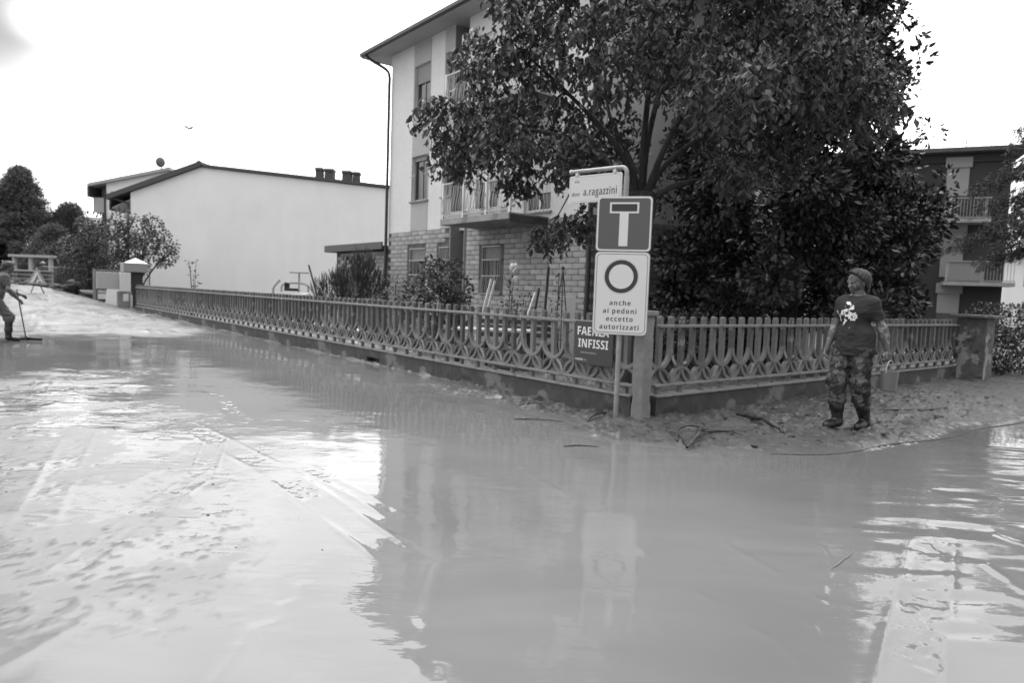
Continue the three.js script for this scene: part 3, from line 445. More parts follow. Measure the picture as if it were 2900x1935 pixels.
{
  const o = W(43.8, 0, 60); const t = thing('distant_house', 'pale house seen past the right hand corner of the dark flats', 'house', [o.x, 0, o.z], -HEAD - .2);
  part('wall', box2(-1, 9, -.3, 6.2, -7, 0), M.whitewall, t); part('roof', [box2(-1.6, 9.6, 6.22, 6.5, -7.6, .6), box2(1.2, 1.8, 6.5, 7.2, -3, -2.4)], M.roof, t); for (const y of [3.6, .8]) part('window', box2(.6, 1.5, y, y + 1.5, .003, .05), M.shutter, t);
}

// ------------------------------------------------------------------ vegetation
function leafGeo(L, w, fold = .25, curl = .12) {
  const P = { b: [0, 0, 0], l1: [-w * .85, L * .3, w * fold], l2: [-w * .8, L * .66, w * fold - curl * L * .3], t: [0, L, -curl * L], r2: [w * .8, L * .66, w * fold - curl * L * .3], r1: [w * .85, L * .3, w * fold], m: [0, L * .5, -curl * L * .1] };
  const f = ['b', 'm', 'l1', 'l1', 'm', 'l2', 'l2', 'm', 't', 'b', 'r1', 'm', 'r1', 'r2', 'm', 'r2', 't', 'm'];
  const g = new THREE.BufferGeometry(); g.setAttribute('position', new THREE.Float32BufferAttribute(f.flatMap(k => P[k]), 3)); g.computeVertexNormals(); g.setAttribute('uv', new THREE.Float32BufferAttribute(new Float32Array(f.length * 2), 2)); return g;
}
function sprigGeo(n, L, l, w, spread) { // a short twig carrying n narrow leaves
  const gs = []; for (let i = 0; i < n; i++) { const a = i * 2.4, k = i / n; gs.push(leafGeo(l * rr(.8, 1.15), w).rotateX(spread * rr(.7, 1.2)).rotateY(a).translate(0, L * k, 0)); } return mergeGeometries(gs);
}
const q1 = new THREE.Quaternion(), m4 = new THREE.Matrix4(), UPV = V(0, 1, 0);
function foliage(t, geo, material, list, { own = 0, name = 'foliage', tone = .35 } = {}) { // list of {p, q, s}
  const c = new THREE.Color(), o = t.position;
  if (own) { list.sort((a, b) => a.p.clone().add(o).distanceToSquared(camera.position) - b.p.clone().add(o).distanceToSquared(camera.position)); for (let i = 0; i < Math.min(own, list.length); i++) { const l = list[i], m = put('leaf', geo, material, t, l.p.x, l.p.y, l.p.z); m.quaternion.copy(l.q); m.scale.setScalar(l.s); } list = list.slice(own); }
  const im = new THREE.InstancedMesh(geo, material, list.length); im.name = name; im.userData.kind = 'stuff'; im.castShadow = im.receiveShadow = true;
  list.forEach((l, i) => { m4.compose(l.p, l.q, V(l.s, l.s, l.s)); im.setMatrixAt(i, m4); const g = 1 + tone * (rnd() * 2 - 1); c.setRGB(g, g, g); im.setColorAt(i, c); });
  t.add(im); return im;
}
const dirQ = (d, roll) => new THREE.Quaternion().setFromUnitVectors(UPV, d.normalize()).multiply(new THREE.Quaternion().setFromAxisAngle(UPV, roll));
function ball() { let x, y, z; do { x = rr(-1, 1); y = rr(-1, 1); z = rr(-1, 1); } while (x * x + y * y + z * z > 1); return V(x, y, z); }
function clumpLeaves(list, c, R, n, { shell = .35, down = .5, out = .8, s0 = .75, s1 = 1.2, jitter = .7, yk = 1 } = {}) {
  for (let i = 0; i < n; i++) { const b = ball().normalize(), k = Math.pow(rr(shell * shell * shell, 1), 1 / 3), p = V(c.x + b.x * k * R, c.y + b.y * k * R * yk, c.z + b.z * k * R); const d = b.multiplyScalar(out).add(V(0, -down, 0)).add(ball().multiplyScalar(jitter)); if (p.y < .06) p.y = .06 + rnd() * .1; list.push({ p, q: dirQ(d, rr(0, 6.28)), s: rr(s0, s1) }); }
}
const off = (r, y, d) => V(r * CR + d * SR, y, r * SR - d * CR);
{ // broad leaved tree with hanging leaves over the fence corner
  const b = V(8.22, 0, -7.12), t = thing('fruit_tree', 'spreading tree with drooping broad leaves and a knotted trunk behind the road sign', 'tree', b.toArray());
  const head = V(.05, 3.05, 0);
  const tr = new THREE.CylinderGeometry(.15, .2, 3.2, 14, 16), tp = tr.attributes.position; for (let i = 0; i < tp.count; i++) { const x = tp.getX(i), y = tp.getY(i), z = tp.getZ(i), k = 1 + .14 * vn(Math.atan2(z, x) * 1.6 + 3, y * 2.2) + .75 * Math.exp(-Math.pow((y - 1.35) / .32, 2)); tp.setXYZ(i, x * k + .04 * vn(y, 3), y, z * k); } tr.computeVertexNormals();
  part('trunk', tr.translate(0, 1.45, 0), M.bark, t);
  const clumps = [[-2.55, 1.95, .1, .55], [-2.1, 2.75, -.2, .6], [-1.5, 3.5, .2, .6], [-2.95, .55, .2, .55], [-3.25, .95, -.3, .38], [-2.45, 1.15, .4, .7], [-2.3, .55, -.5, .55], [-1.75, 2.1, 0, .72], [-1.6, 1.1, .8, .8], [-1.3, .45, -.3, .55], [-1.0, 3.0, -.4, .75], [-.8, 1.9, -.8, .95], [-.6, 1.0, 1.2, .8], [-.1, 4.0, .3, .9], [.1, 2.6, .8, 1.0], [.5, 1.4, -1.0, .8], [.9, 3.5, -.6, 1.0], [1.1, 2.2, .4, 1.0], [1.5, 1.1, .8, .75], [1.9, 3.2, .5, 1.0], [2.0, 1.9, -.7, .95], [2.6, 2.5, .4, .9], [2.9, 1.35, -.2, .8], [3.3, 1.9, .5, .65], [2.2, .75, .6, .6], [-.9, .3, .6, .42], [.9, 4.4, .6, 1.0], [1.9, 4.2, -.4, .9], [-1.55, -.75, -.2, .3], [-1.1, -.55, .1, .32], [1.2, .3, -.4, .5], [0.2, 3.2, -1.4, .8], [-2.0, .15, .3, .34], [.6, 1.0, -2.0, .7], [-.6, 4.6, -.3, .6]];
  const limbs = [], list = [];
  const mains = [[[.1, .8, .1], [.5, 2.4, .3], [1.4, 4.6, .4]], [[0, .7, -.1], [.0, 2.2, -.4], [-.3, 4.3, -.3]], [[-.3, .6, .1], [-1.1, 1.5, .3], [-2.1, 2.3, .2]], [[-.35, .25, -.1], [-1.3, .75, -.3], [-2.6, .9, 0]], [[.4, .45, .2], [1.4, 1.2, .5], [2.9, 1.7, .3]], [[.5, .1, -.1], [1.3, .3, .1], [2.6, .9, .4]], [[.25, .6, -.5], [.6, 1.6, -1.2], [.6, 3.0, -1.5]], [[-.1, .6, .5], [-.4, 1.5, 1.1], [-.5, 2.6, 1.3]]].map(a => new THREE.CatmullRomCurve3([head.clone().add(V(0, -.2, 0)), ...a.map(([r, y, d]) => off(r, y, d).add(V(0, 3.05, 0)))]));
  for (const cv of mains) limbs.push(tube(cv.getPoints(9), .055, 8, 26, .3));
  clumps.forEach(([r, y, d, R], i) => {
    const c = off(r + .15, y, d).add(V(0, 3.1, 0)); let near = null, bd = 99; for (const cv of mains) for (let k = 2; k <= 10; k++) { const q = cv.getPoint(k / 10), e = q.distanceTo(c) + (q.y > c.y + .6 ? .6 : 0); if (e < bd) { bd = e; near = q; } }
    const mid = near.clone().lerp(c, .5).add(V(0, .12, 0)).add(ball().multiplyScalar(.1));
    limbs.push(tube([near, mid, c], .016 + .006 * R, 6, 10, .35));
    for (let k = 0; k < 5; k++) { const e = c.clone().add(ball().multiplyScalar(R * .9)); limbs.push(tube([mid.clone().lerp(c, .6), c.clone().lerp(e, .5).add(V(0, .1, 0)), e], .009, 5, 6, .4)); }
    // hanging shoots: leaves strung along short drooping twigs
    const shoots = Math.round(270 * R * R + 16);
    for (let s = 0; s < shoots; s++) { const b0 = ball(), a = c.clone().add(V(b0.x * R, b0.y * R * .8, b0.z * R)), sw = ball().multiplyScalar(.3), L = rr(.18, .45); const nl = 5 + Math.floor(rnd() * 4); for (let k = 0; k < nl; k++) { const f = k / nl, p = a.clone().add(V(sw.x * f, -L * f * f * .7, sw.z * f)).add(ball().multiplyScalar(.03)); list.push({ p, q: dirQ(V(rr(-.95, .95), -.8, rr(-.95, .95)), rr(0, 6.28)), s: rr(.55, 1.3) }); } }
  });
  part('limb', limbs, M.bark, t);
  foliage(t, leafGeo(.12, .031, .35, .18), M.leaf, list, { own: 300, tone: .45 });
}
{ // large evergreen behind the right hand fence
  const b = V(14.4, 0, -8.1), t = thing('evergreen_tree', 'tall dense dark evergreen tree with glossy leaves behind the fence', 'tree', b.toArray());
  part('trunk', tube([[0, -.2, 0], [.1, 3, .1], [0, 6, 0], [.1, 9.5, 0]], .24, 9, 20, .25), M.bark, t);
  const list = [], limbs = [];
  for (let i = 0; i < 190; i++) {
    const y = .55 + 10.2 * Math.pow(rnd(), .9), prof = y < 1.2 ? 2.0 + y * .4 : y < 3.8 ? 2.5 : 2.5 - (y - 3.8) * .25, a = rr(0, 6.28), k = Math.sqrt(rr(.35, 1)), rad = prof * k * (1 + .24 * vn(a * 2.2, y * .9)), c = V(Math.cos(a) * rad, y, Math.sin(a) * rad), R = rr(.4, .8) * (y > 8 ? .8 : 1);
    if (i % 2 === 0) limbs.push(tube([V(0, Math.max(.6, y - 1), 0), V(c.x * .5, y - .3, c.z * .5), c], .03, 5, 8, .35));
    clumpLeaves(list, c, R, Math.round(1750 * R * R), { shell: .3, down: .12, out: 1, jitter: .8, yk: .85 });
  }
  for (let i = 0; i < 70; i++) { const y = rr(1, 9.8), prof = (y < 3.8 ? 2.7 : 2.7 - (y - 3.8) * .24), a = rr(0, 6.28), c = V(Math.cos(a) * prof * 1.08, y, Math.sin(a) * prof * 1.08); limbs.push(tube([V(c.x * .5, y - .5, c.z * .5), c], .014, 5, 5, .4)); clumpLeaves(list, c, .28, 45, { down: .1, out: 1 }); }
  part('limb', limbs, M.bark, t);
  foliage(t, leafGeo(.135, .036, .2, .1), M.leafdark, list, { own: 300, tone: .5 });
}
{ // clipped dark hedge in front of it
  const t = thing('garden_hedge', 'low dark clipped hedge at the foot of the evergreen tree', 'hedge', [11.2, 0, -8.2]);
  const list = []; for (let i = 0; i < 60; i++) clumpLeaves(list, V(rr(-1.6, 2.2), rr(.3, 1.0), rr(-.5, .5)), .35, 220, { down: .1 });
  part('stem', [bar(V(-1, -.1, 0), V(-1, .7, 0), .03), bar(V(0, -.1, 0), V(0, .7, 0), .03), bar(V(1.2, -.1, 0), V(1.2, .7, 0), .03)], M.bark, t);
  foliage(t, leafGeo(.07, .022), M.leafdark, list, { tone: .5 });
}
{ // drooping conifer whose trunk stands outside the picture
  const b = W(15.9, 0, 18.4), t = thing('cedar_tree', 'drooping dark cedar branches reaching in from the right above the hedge', 'tree', b.toArray());
  part('trunk', tube([[0, -.2, 0], [.05, 4, 0], [0, 8, 0]], .22, 10, 16, .3), M.bark, t);
  const limbs = [], list = [];
  for (let i = 0; i < 50; i++) { const y = 3.5 + 3.9 * (i / 50), a = i * 2.39996, L = rr(2.4, 3.9) * (1 - .35 * (y - 3.4) / 4), pts = []; for (let k = 0; k <= 5; k++) { const f = k / 5; pts.push(V(Math.cos(a) * L * f, y + .5 * f - 1.15 * f * f, Math.sin(a) * L * f)); } limbs.push(tube(pts, .03, 5, 10, .3)); const cv = new THREE.CatmullRomCurve3(pts);
    for (let k = 0; k < 330; k++) { const f = rr(.2, 1), p = cv.getPoint(f).add(V(rr(-.36, .36), -rr(0, .34), rr(-.36, .36))); list.push({ p, q: dirQ(V(Math.cos(a) * .6 + rr(-.5, .5), -.75, Math.sin(a) * .6 + rr(-.5, .5)), rr(0, 6)), s: rr(.7, 1.3) }); } }
  part('limb', limbs, M.bark, t); foliage(t, sprigGeo(9, .17, .1, .013, .7), M.needle, list, { tone: .4 });
}
function bushTree(name, label, base, clumps, n, geo, material, group, stems = 4, tone = .4, clump = {}) {
  const t = thing(name, label, 'tree', base.toArray(), 0, group), limbs = [], list = [];
  for (const [r, y, d, R] of clumps) { const c = off(r, y, d); limbs.push(tube([V(rr(-.1, .1), -.1, rr(-.1, .1)), V(c.x * .35, y * .5, c.z * .35), c], .05, 6, 10, .25)); for (let k = 0; k < stems; k++) limbs.push(tube([c.clone().multiplyScalar(.75), c.clone().add(ball().multiplyScalar(R))], .015, 5, 4, .4)); clumpLeaves(list, c, R, Math.round(n * R * R), clump); }
  part('trunk', limbs, M.bark, t); foliage(t, geo, material, list, { tone }); return t;
}
bushTree('garden_tree', 'rounded leafy tree in front of the blank white gable wall', W(-18.9, 0, 34.1), [[-.9, 3.1, 0, .75], [0, 3.9, .2, .8], [.7, 3.3, -.3, .7], [1.4, 2.7, .2, .6], [-.2, 2.9, .4, .7], [.9, 4.2, 0, .5], [-1.2, 3.9, .2, .55], [-.6, 4.4, 0, .55], [1.9, 3.1, -.2, .4], [.3, 2.2, 0, .5], [-1.0, 2.2, .2, .5], [1.3, 3.7, .2, .4]], 900, leafGeo(.13, .04), M.leafmid, undefined, 6);
bushTree('garden_tree', 'darker bushy tree left of the rounded garden tree by the loggia building', W(-22.4, 0, 36.2), [[-.8, 2.9, 0, .8], [.2, 3.7, 0, .8], [.8, 3.0, .3, .8], [0, 2.3, 0, .8], [-.4, 4.2, .2, .5], [1.1, 2.1, 0, .6], [-1.2, 2.1, .3, .6], [.7, 4.0, -.3, .45], [-.1, 1.4, 0, .6], [.8, 1.3, .2, .5]], 1000, leafGeo(.13, .045), M.leafmid, undefined, 5);
{ // tall dark conifers at the end of the street
  const conifer = (r, d, h, w, label, n) => { const b = W(r, 0, d), t = thing('conifer_tree', label, 'tree', b.toArray()), limbs = [], list = []; part('trunk', tube([[0, -.2, 0], [0, h * .5, 0], [0, h, 0]], .22, 8, 10, .15), M.bark, t);
    for (let i = 0; i < n; i++) { const f = Math.pow(rnd(), .8), y = .8 + (h - .9) * f, a = rr(0, 6.28), R0 = (w * (1 - Math.pow(f, 1.9)) + .12) * (1 + .4 * vn(a * 1.3 + h, y * .9)), k = Math.sqrt(rr(.2, 1)), c = V(Math.cos(a) * R0 * k, y, Math.sin(a) * R0 * k); if (i % 3 === 0) limbs.push(bar(V(0, y - .2, 0), c, .03, .01, 5)); clumpLeaves(list, c, rr(.28, .75), 75, { out: 1, down: -.25, jitter: .5, shell: .3, yk: .8 }); }
    part('limb', limbs, M.bark, t); foliage(t, sprigGeo(7, .22, .14, .018, .8), M.needlepale, list, { tone: .45 }); };
  conifer(-36.3, 50.4, 9.0, 3.3, 'tall dark conifer with a pointed top at the end of the street', 330);
  conifer(-39.3, 51, 8.3, 2.6, 'broad dark conifer at the end of the street, cut by the edge of the view', 260);
  conifer(-33.7, 52, 6.7, 1.9, 'shorter dark conifer between the pointed conifer and the tiled house', 170);
  conifer(-31.6, 47, 4.6, 1.9, 'low dark evergreen shrub behind the terrace fence', 150);
  conifer(-28.2, 44, 3.6, 1.9, 'dark evergreen shrub behind the plastic mesh fence', 150);
}
bushTree('distant_tree', 'pale distant tree crown above the small tiled house', W(-42, 0, 66), [[-1, 6, 0, 1.4], [1, 6.4, 0, 1.6], [3, 6.2, 0, 1.5], [5, 6.6, 0, 1.3], [2, 4, 0, 2]], 120, leafGeo(.3, .1), M.leafmid, undefined, 3);
{ // flowering shrub behind the fence
  const mk = (base, cl_, n, label, m, geo, name = 'garden_shrub', how = {}) => { const t = thing(name, label, 'shrub', base.toArray()), list = [], st = []; for (const [r, y, d, R] of cl_) { const c = off(r, y, d); st.push(tube([V(rr(-.1, .1), -.05, rr(-.1, .1)), V(c.x * .4, y * .5, c.z * .4), c], .014, 5, 7, .5)); clumpLeaves(list, c, R, Math.round(n * R * R), { down: .1, out: .9, jitter: .8, shell: .3, ...how }); } part('stem', st, M.bark, t); foliage(t, geo, m, list, { tone: .5, own: 0 }); return t; };
  mk(W(-1.75, 0, 15.4), [[-.3, 1.5, 0, .42], [.15, 1.75, 0, .4], [.45, 1.45, .1, .4], [-.5, 1.15, .1, .4], [0, 1.1, 0, .5], [.5, 1.0, 0, .38], [-.1, 1.95, .1, .25], [.35, 1.95, 0, .22], [-.3, .7, -.1, .4], [.2, .6, -.1, .4]], 2000, 'dense leafy garden shrub growing over the fence in front of the brick house', M.leafmid, leafGeo(.085, .026));
  mk(W(-2.75, 0, 15.9), [[0, 1.55, 0, .26], [.2, 1.3, 0, .3], [-.15, 1.2, 0, .25], [.1, .8, 0, .3]], 1100, 'thin pale leaved shrub beside the dense garden shrub', M.leafpale, leafGeo(.07, .018));
  mk(W(-5.15, 0, 21.8), [[0, 1.4, 0, .55], [.4, 1.8, 0, .45], [.7, 1.3, 0, .5], [-.7, 1.1, 0, .55], [.3, 2.15, .1, .32], [-.2, .7, 0, .5], [-.35, 1.6, 0, .35]], 1500, 'spiky dark shrub in front of the brick outbuilding', M.leafmid, leafGeo(.34, .014), 'garden_shrub', { down: -1, out: .35, jitter: .45 });
  mk(W(-11.0, 0, 23.5), [[0, 1.7, 0, .14], [-.1, 2.0, 0, .1], [.08, 1.35, 0, .15], [-.15, 2.15, 0, .08], [.1, 2.15, 0, .07]], 900, 'slender sapling above the long fence in front of the white wall', M.leafmid, leafGeo(.08, .025));
  mk(W(.9, 0, 13.8), [[0, 1.85, 0, .09], [0, 1.55, 0, .13], [-.05, 1.2, 0, .2], [.05, .8, 0, .25]], 800, 'climbing plant on the white trellis by the brick wall', M.leafmid, leafGeo(.06, .022));
  mk(W(.35, 0, 14.0), [[0, 1.5, 0, .12], [-.1, 1.25, 0, .2], [.05, .9, 0, .25], [-.25, 1.0, .1, .2]], 700, 'dark twiggy plant on stakes beside the trellis', M.leafdark, leafGeo(.06, .02));
  const rose = mk(W(-.08, 0, 14.0), [[0, 1.75, 0, .12], [.05, 1.55, 0, .14], [-.05, 1.3, 0, .15], [.0, 1.0, 0, .2], [.1, 1.3, 0, .12]], 650, 'rose bush with one large white bloom near the grilled window', M.leafdark, leafGeo(.06, .022), 'rose_bush');
  const fl = []; for (let i = 0; i < 46; i++) { const d = ball().normalize(); fl.push(leafGeo(.06, .03, .5, -.3).applyQuaternion(dirQ(d.clone().add(V(0, .5, 0)), rr(0, 6))).translate(d.x * .04, d.y * .04, d.z * .04)); } const bl = part('bloom', fl, M.petal, rose); bl.position.copy(off(.06, 1.95, -.1)); const b2 = part('bloom', fl.map(g => g.clone()), M.petal, rose); b2.position.copy(off(.1, 1.72, -.12)); b2.scale.setScalar(.6);
  mk(V(17.6, 0, -4.9), [[0, .5, 0, .6], [.3, 1.1, .1, .5], [-.3, 1.15, 0, .45], [.6, .6, .3, .6], [.8, 1.2, .4, .45], [1.3, .7, .6, .6], [1.5, 1.2, .7, .5], [2.1, .8, .9, .6], [2.4, 1.2, 1.1, .5], [-.2, .3, .4, .5], [.5, .3, .6, .5]], 1500, 'leafy hedge with small glossy leaves beside the pale pillar', M.leafmid, leafGeo(.07, .03), 'leafy_hedge');
}

// ------------------------------------------------------------------ people
function surfaceNet(f, lo, hi, cell) {
  const n = [0, 1, 2].map(k => Math.ceil((hi[k] - lo[k]) / cell) + 1), [nx, ny, nz] = n, F = new Float32Array(nx * ny * nz), id = new Int32Array(nx * ny * nz).fill(-1), P = [], I = [];
  const at = (i, j, k) => (k * ny + j) * nx + i;
  for (let k = 0; k < nz; k++) for (let j = 0; j < ny; j++) for (let i = 0; i < nx; i++) F[at(i, j, k)] = f(lo[0] + i * cell, lo[1] + j * cell, lo[2] + k * cell);
  for (let k = 0; k < nz - 1; k++) for (let j = 0; j < ny - 1; j++) for (let i = 0; i < nx - 1; i++) {
    let c = 0, x = 0, y = 0, z = 0; const v = []; for (let q = 0; q < 8; q++) v.push(F[at(i + (q & 1), j + (q >> 1 & 1), k + (q >> 2))]);
    for (let a = 0; a < 8; a++) for (const b of [a | 1, a | 2, a | 4]) if (b !== a && (v[a] < 0) !== (v[b] < 0)) { const t = v[a] / (v[a] - v[b]); x += (a & 1) + t * ((b & 1) - (a & 1)); y += (a >> 1 & 1) + t * ((b >> 1 & 1) - (a >> 1 & 1)); z += (a >> 2) + t * ((b >> 2) - (a >> 2)); c++; }
    if (c) { id[at(i, j, k)] = P.length / 3; P.push(lo[0] + (i + x / c) * cell, lo[1] + (j + y / c) * cell, lo[2] + (k + z / c) * cell); }
  }
  const quad = (a, b, c, d, fl) => fl ? I.push(a, b, c, a, c, d) : I.push(a, c, b, a, d, c);
  for (let k = 1; k < nz - 1; k++) for (let j = 1; j < ny - 1; j++) for (let i = 1; i < nx - 1; i++) {
    const s = F[at(i, j, k)] < 0;
    if (s !== F[at(i + 1, j, k)] < 0) quad(id[at(i, j - 1, k - 1)], id[at(i, j, k - 1)], id[at(i, j, k)], id[at(i, j - 1, k)], s);
    if (s !== F[at(i, j + 1, k)] < 0) quad(id[at(i - 1, j, k - 1)], id[at(i - 1, j, k)], id[at(i, j, k)], id[at(i, j, k - 1)], s);
    if (s !== F[at(i, j, k + 1)] < 0) quad(id[at(i - 1, j - 1, k)], id[at(i, j - 1, k)], id[at(i, j, k)], id[at(i - 1, j, k)], s);
  }
  const g = new THREE.BufferGeometry(); g.setAttribute('position', new THREE.Float32BufferAttribute(P, 3)); g.setIndex(I);
  const N = [], e = cell * .5; for (let i = 0; i < P.length; i += 3) { const [x, y, z] = [P[i], P[i + 1], P[i + 2]], v = V(f(x + e, y, z) - f(x - e, y, z), f(x, y + e, z) - f(x, y - e, z), f(x, y, z + e) - f(x, y, z - e)).normalize(); N.push(v.x, v.y, v.z); }
  g.setAttribute('normal', new THREE.Float32BufferAttribute(N, 3)); g.setAttribute('uv', new THREE.Float32BufferAttribute(new Float32Array(P.length / 3 * 2), 2)); return g;
}
const boneField = (bones, k) => (x, y, z) => { let d = 9; for (const [a, b, ra, rb] of bones) { const bx = b[0] - a[0], by = b[1] - a[1], bz = b[2] - a[2], px = x - a[0], py = y - a[1], pz = z - a[2], t = cl((px * bx + py * by + pz * bz) / (bx * bx + by * by + bz * bz + 1e-9)), q = Math.hypot(px - t * bx, py - t * by, pz - t * bz) - (ra + (rb - ra) * t), h = Math.max(k - Math.abs(d - q), 0) / k; d = Math.min(d, q) - h * h * k * .25; } return d; };
function bounds(bones, m) { const lo = [9, 9, 9], hi = [-9, -9, -9]; for (const [a, b, ra, rb] of bones) for (const p of [a, b]) for (let k = 0; k < 3; k++) { lo[k] = Math.min(lo[k], p[k] - Math.max(ra, rb) - m); hi[k] = Math.max(hi[k], p[k] + Math.max(ra, rb) + m); } return [lo, hi]; }
function flesh(bones, cell, k = .04, cut) { const f = boneField(bones, k), [lo, hi] = bounds(bones, .04); return surfaceNet(cut ? (x, y, z) => cut(x, y, z, f(x, y, z)) : f, lo, hi, cell); }
const L3 = (a, b, t) => a.map((v, i) => v + (b[i] - v) * t);
function handBones(wrist, dir, palm, curl, side) { // wrist, pointing direction, palm normal; fingers close towards the palm
  const d = V(...dir).normalize(), n = V(...palm).normalize(), s = V().crossVectors(d, n).normalize().multiplyScalar(side), at = (a, b, c) => V(...wrist).addScaledVector(d, a).addScaledVector(s, b).addScaledVector(n, c).toArray(), B = [];
  B.push([at(0, 0, 0), at(.045, 0, 0), .026, .03]); for (const b of [-.026, -.009, .009, .026]) B.push([at(.03, b, 0), at(.088, b * 1.1, .004), .013, .0115]);
  [[-.028, .058], [-.0095, .068], [.0095, .075], [.028, .066]].forEach(([b, L]) => { const c1 = curl, c2 = curl * 2, p0 = at(.09, b * 1.12, .004), p1 = at(.09 + L * .45 * Math.cos(c1), b * 1.12, .004 + L * .45 * Math.sin(c1)), p2 = at(.09 + L * .45 * Math.cos(c1) + L * .35 * Math.cos(c2), b * 1.12, .004 + L * .45 * Math.sin(c1) + L * .35 * Math.sin(c2)), p3 = at(.09 + L * .45 * Math.cos(c1) + L * .35 * Math.cos(c2) + L * .25 * Math.cos(c2 * 1.4), b * 1.12, .004 + L * .45 * Math.sin(c1) + L * .35 * Math.sin(c2) + L * .25 * Math.sin(c2 * 1.4)); B.push([p0, p1, .0098, .009], [p1, p2, .009, .0083], [p2, p3, .0083, .0072]); });
  B.push([at(.02, .024, .006), at(.055, .05, .018), .013, .011], [at(.055, .05, .018), at(.085, .05, .032), .0105, .008]); return B;
}
function person(label, pos, turn, J, o) {
  const t = thing('person', label, 'person', pos, turn), hd = J.head, fw = J.face, up = V(...L3(J.neck, hd, 1)).sub(V(...J.neck)).normalize().toArray();
  const F = V(...fw).normalize(), U = V(...up), Rt = V().crossVectors(U, F).normalize(), hp = (r, u, f) => V(...hd).addScaledVector(Rt, r).addScaledVector(U, u).addScaledVector(F, f).toArray();
  const torso = [[L3(J.pelvis, J.chest, -.05), L3(J.pelvis, J.chest, .35), .125, .12], [L3(J.pelvis, J.chest, .35), J.chest, .12, .14], [J.lsh, J.rsh, .058, .058], [L3(J.chest, J.lsh, .45), L3(J.chest, J.rsh, .45), .115, .115], [J.neck, J.lsh, .045, .05], [J.neck, J.rsh, .045, .05], [J.lhip, J.rhip, .11, .11]];
  const limbs = []; for (const s of ['l', 'r']) limbs.push([J[s + 'sh'], J[s + 'el'], .055, .042], [J[s + 'el'], L3(J[s + 'el'], J[s + 'wr'], .35), .043, .044], [L3(J[s + 'el'], J[s + 'wr'], .35), J[s + 'wr'], .044, .028], [J[s + 'hip'], J[s + 'kn'], .092, .06], [J[s + 'kn'], L3(J[s + 'kn'], J[s + 'an'], .35), .058, .06], [L3(J[s + 'kn'], J[s + 'an'], .35), J[s + 'an'], .06, .042], [J[s + 'an'], J[s + 'toe'], .045, .035]);
  const neck = [[J.neck, hd, .056, .055]];
  const body = flesh([...torso, ...limbs, ...neck], .014, .05);
  const headB = [[hp(0, .04, -.025), hp(0, .035, .015), .087, .083], [hp(0, -.045, .025), hp(0, -.088, .056), .058, .03], [hp(0, .0, .082), hp(0, -.032, .105), .01, .014], [hp(-.035, .012, .075), hp(.035, .012, .075), .022, .022], [hp(-.02, -.066, .08), hp(.02, -.066, .08), .009, .009], [hp(.083, -.025, -.01), hp(.087, .012, -.018), .009, .013], [hp(-.083, -.025, -.01), hp(-.087, .012, -.018), .009, .013], [hp(-.03, -.02, .035), hp(.03, -.02, .035), .05, .05], [J.neck, hp(0, -.06, -.01), .055, .056]];
  const head = flesh(headB, .006, .022, (x, y, z, d) => { for (const s of [-1, 1]) { const c = hp(s * .033, -.005, .1); d = Math.max(d, .016 - Math.hypot(x - c[0], y - c[1], z - c[2])); } return d; });
  const hands = ['l', 'r'].map(s => { const h = J[s + 'hand']; return flesh(handBones(J[s + 'wr'], h[0], h[1], h[2], s === 'l' ? 1 : -1), .0042, .012); });
  part('body', [body, head, ...hands], M.skin, t);
  for (const s of [-1, 1]) part('eye', new THREE.SphereGeometry(.009, 8, 6).translate(...hp(s * .033, -.004, .083)), M.hair, t);
  part('hair', flesh([[hp(0, .05, -.03), hp(0, .06, .012), .109, .104], [hp(0, -.03, -.055), hp(0, .03, -.045), .082, .1]], .008, .03, (x, y, z, d) => { const v = V(x - hd[0], y - hd[1], z - hd[2]); return Math.max(d + .006 * vn(x * 60, z * 60 + y * 40), v.dot(F) - .03 - .8 * (v.dot(U) - .06), -.06 - v.dot(U) + .75 * v.dot(F)); }), M.hair, t);
  // shirt with sleeves, cut at hem and neckline
  const hem = o.hem ?? .82, wrinkle = (x, y, z) => .006 * vn(x * 14 + z * 9, y * 22) + .004 * vn(x * 30, y * 35 + z * 20);
  const shirtB = [...torso.slice(0, 6).map(([a, b, c, d]) => [a, b, c + .02, d + .016]), [J.lsh, L3(J.lsh, J.lel, .62), .07, .068], [J.rsh, L3(J.rsh, J.rel, .62), .07, .068], [L3(J.pelvis, J.chest, -.5), L3(J.pelvis, J.chest, .3), .172, .15], [L3(J.lhip, J.lsh, .0), L3(J.lhip, J.lsh, .3), .125, .11], [L3(J.rhip, J.rsh, .0), L3(J.rhip, J.rsh, .3), .125, .11], [L3(J.chest, J.neck, .6), J.neck, .06, .056]];
  const upT = V(...J.chest).sub(V(...J.pelvis)).normalize();
  const shirt = part(o.shirtName || 't_shirt', flesh(shirtB, .012, .045, (x, y, z, d) => { const v = V(x - J.pelvis[0], y - J.pelvis[1], z - J.pelvis[2]).dot(upT), w = V(x - J.neck[0], y - J.neck[1], z - J.neck[2]).dot(U); let e = Math.max(d + wrinkle(x, y, z), -.13 - v + .01 * vn(x * 9, z * 9), w - .012); for (const s of ['l', 'r']) { const a = V(...J[s + 'sh']), b = V(...J[s + 'el']), ax = b.clone().sub(a), l = ax.length(); ax.normalize(); const q = V(x, y, z).sub(a), h = q.dot(ax); if (q.addScaledVector(ax, -h).length() < .085 && h > l * .5 && Math.abs(x) > Math.abs(a.x) * .75) e = Math.max(e, h - l * .62); } return e; }), o.shirt, t);
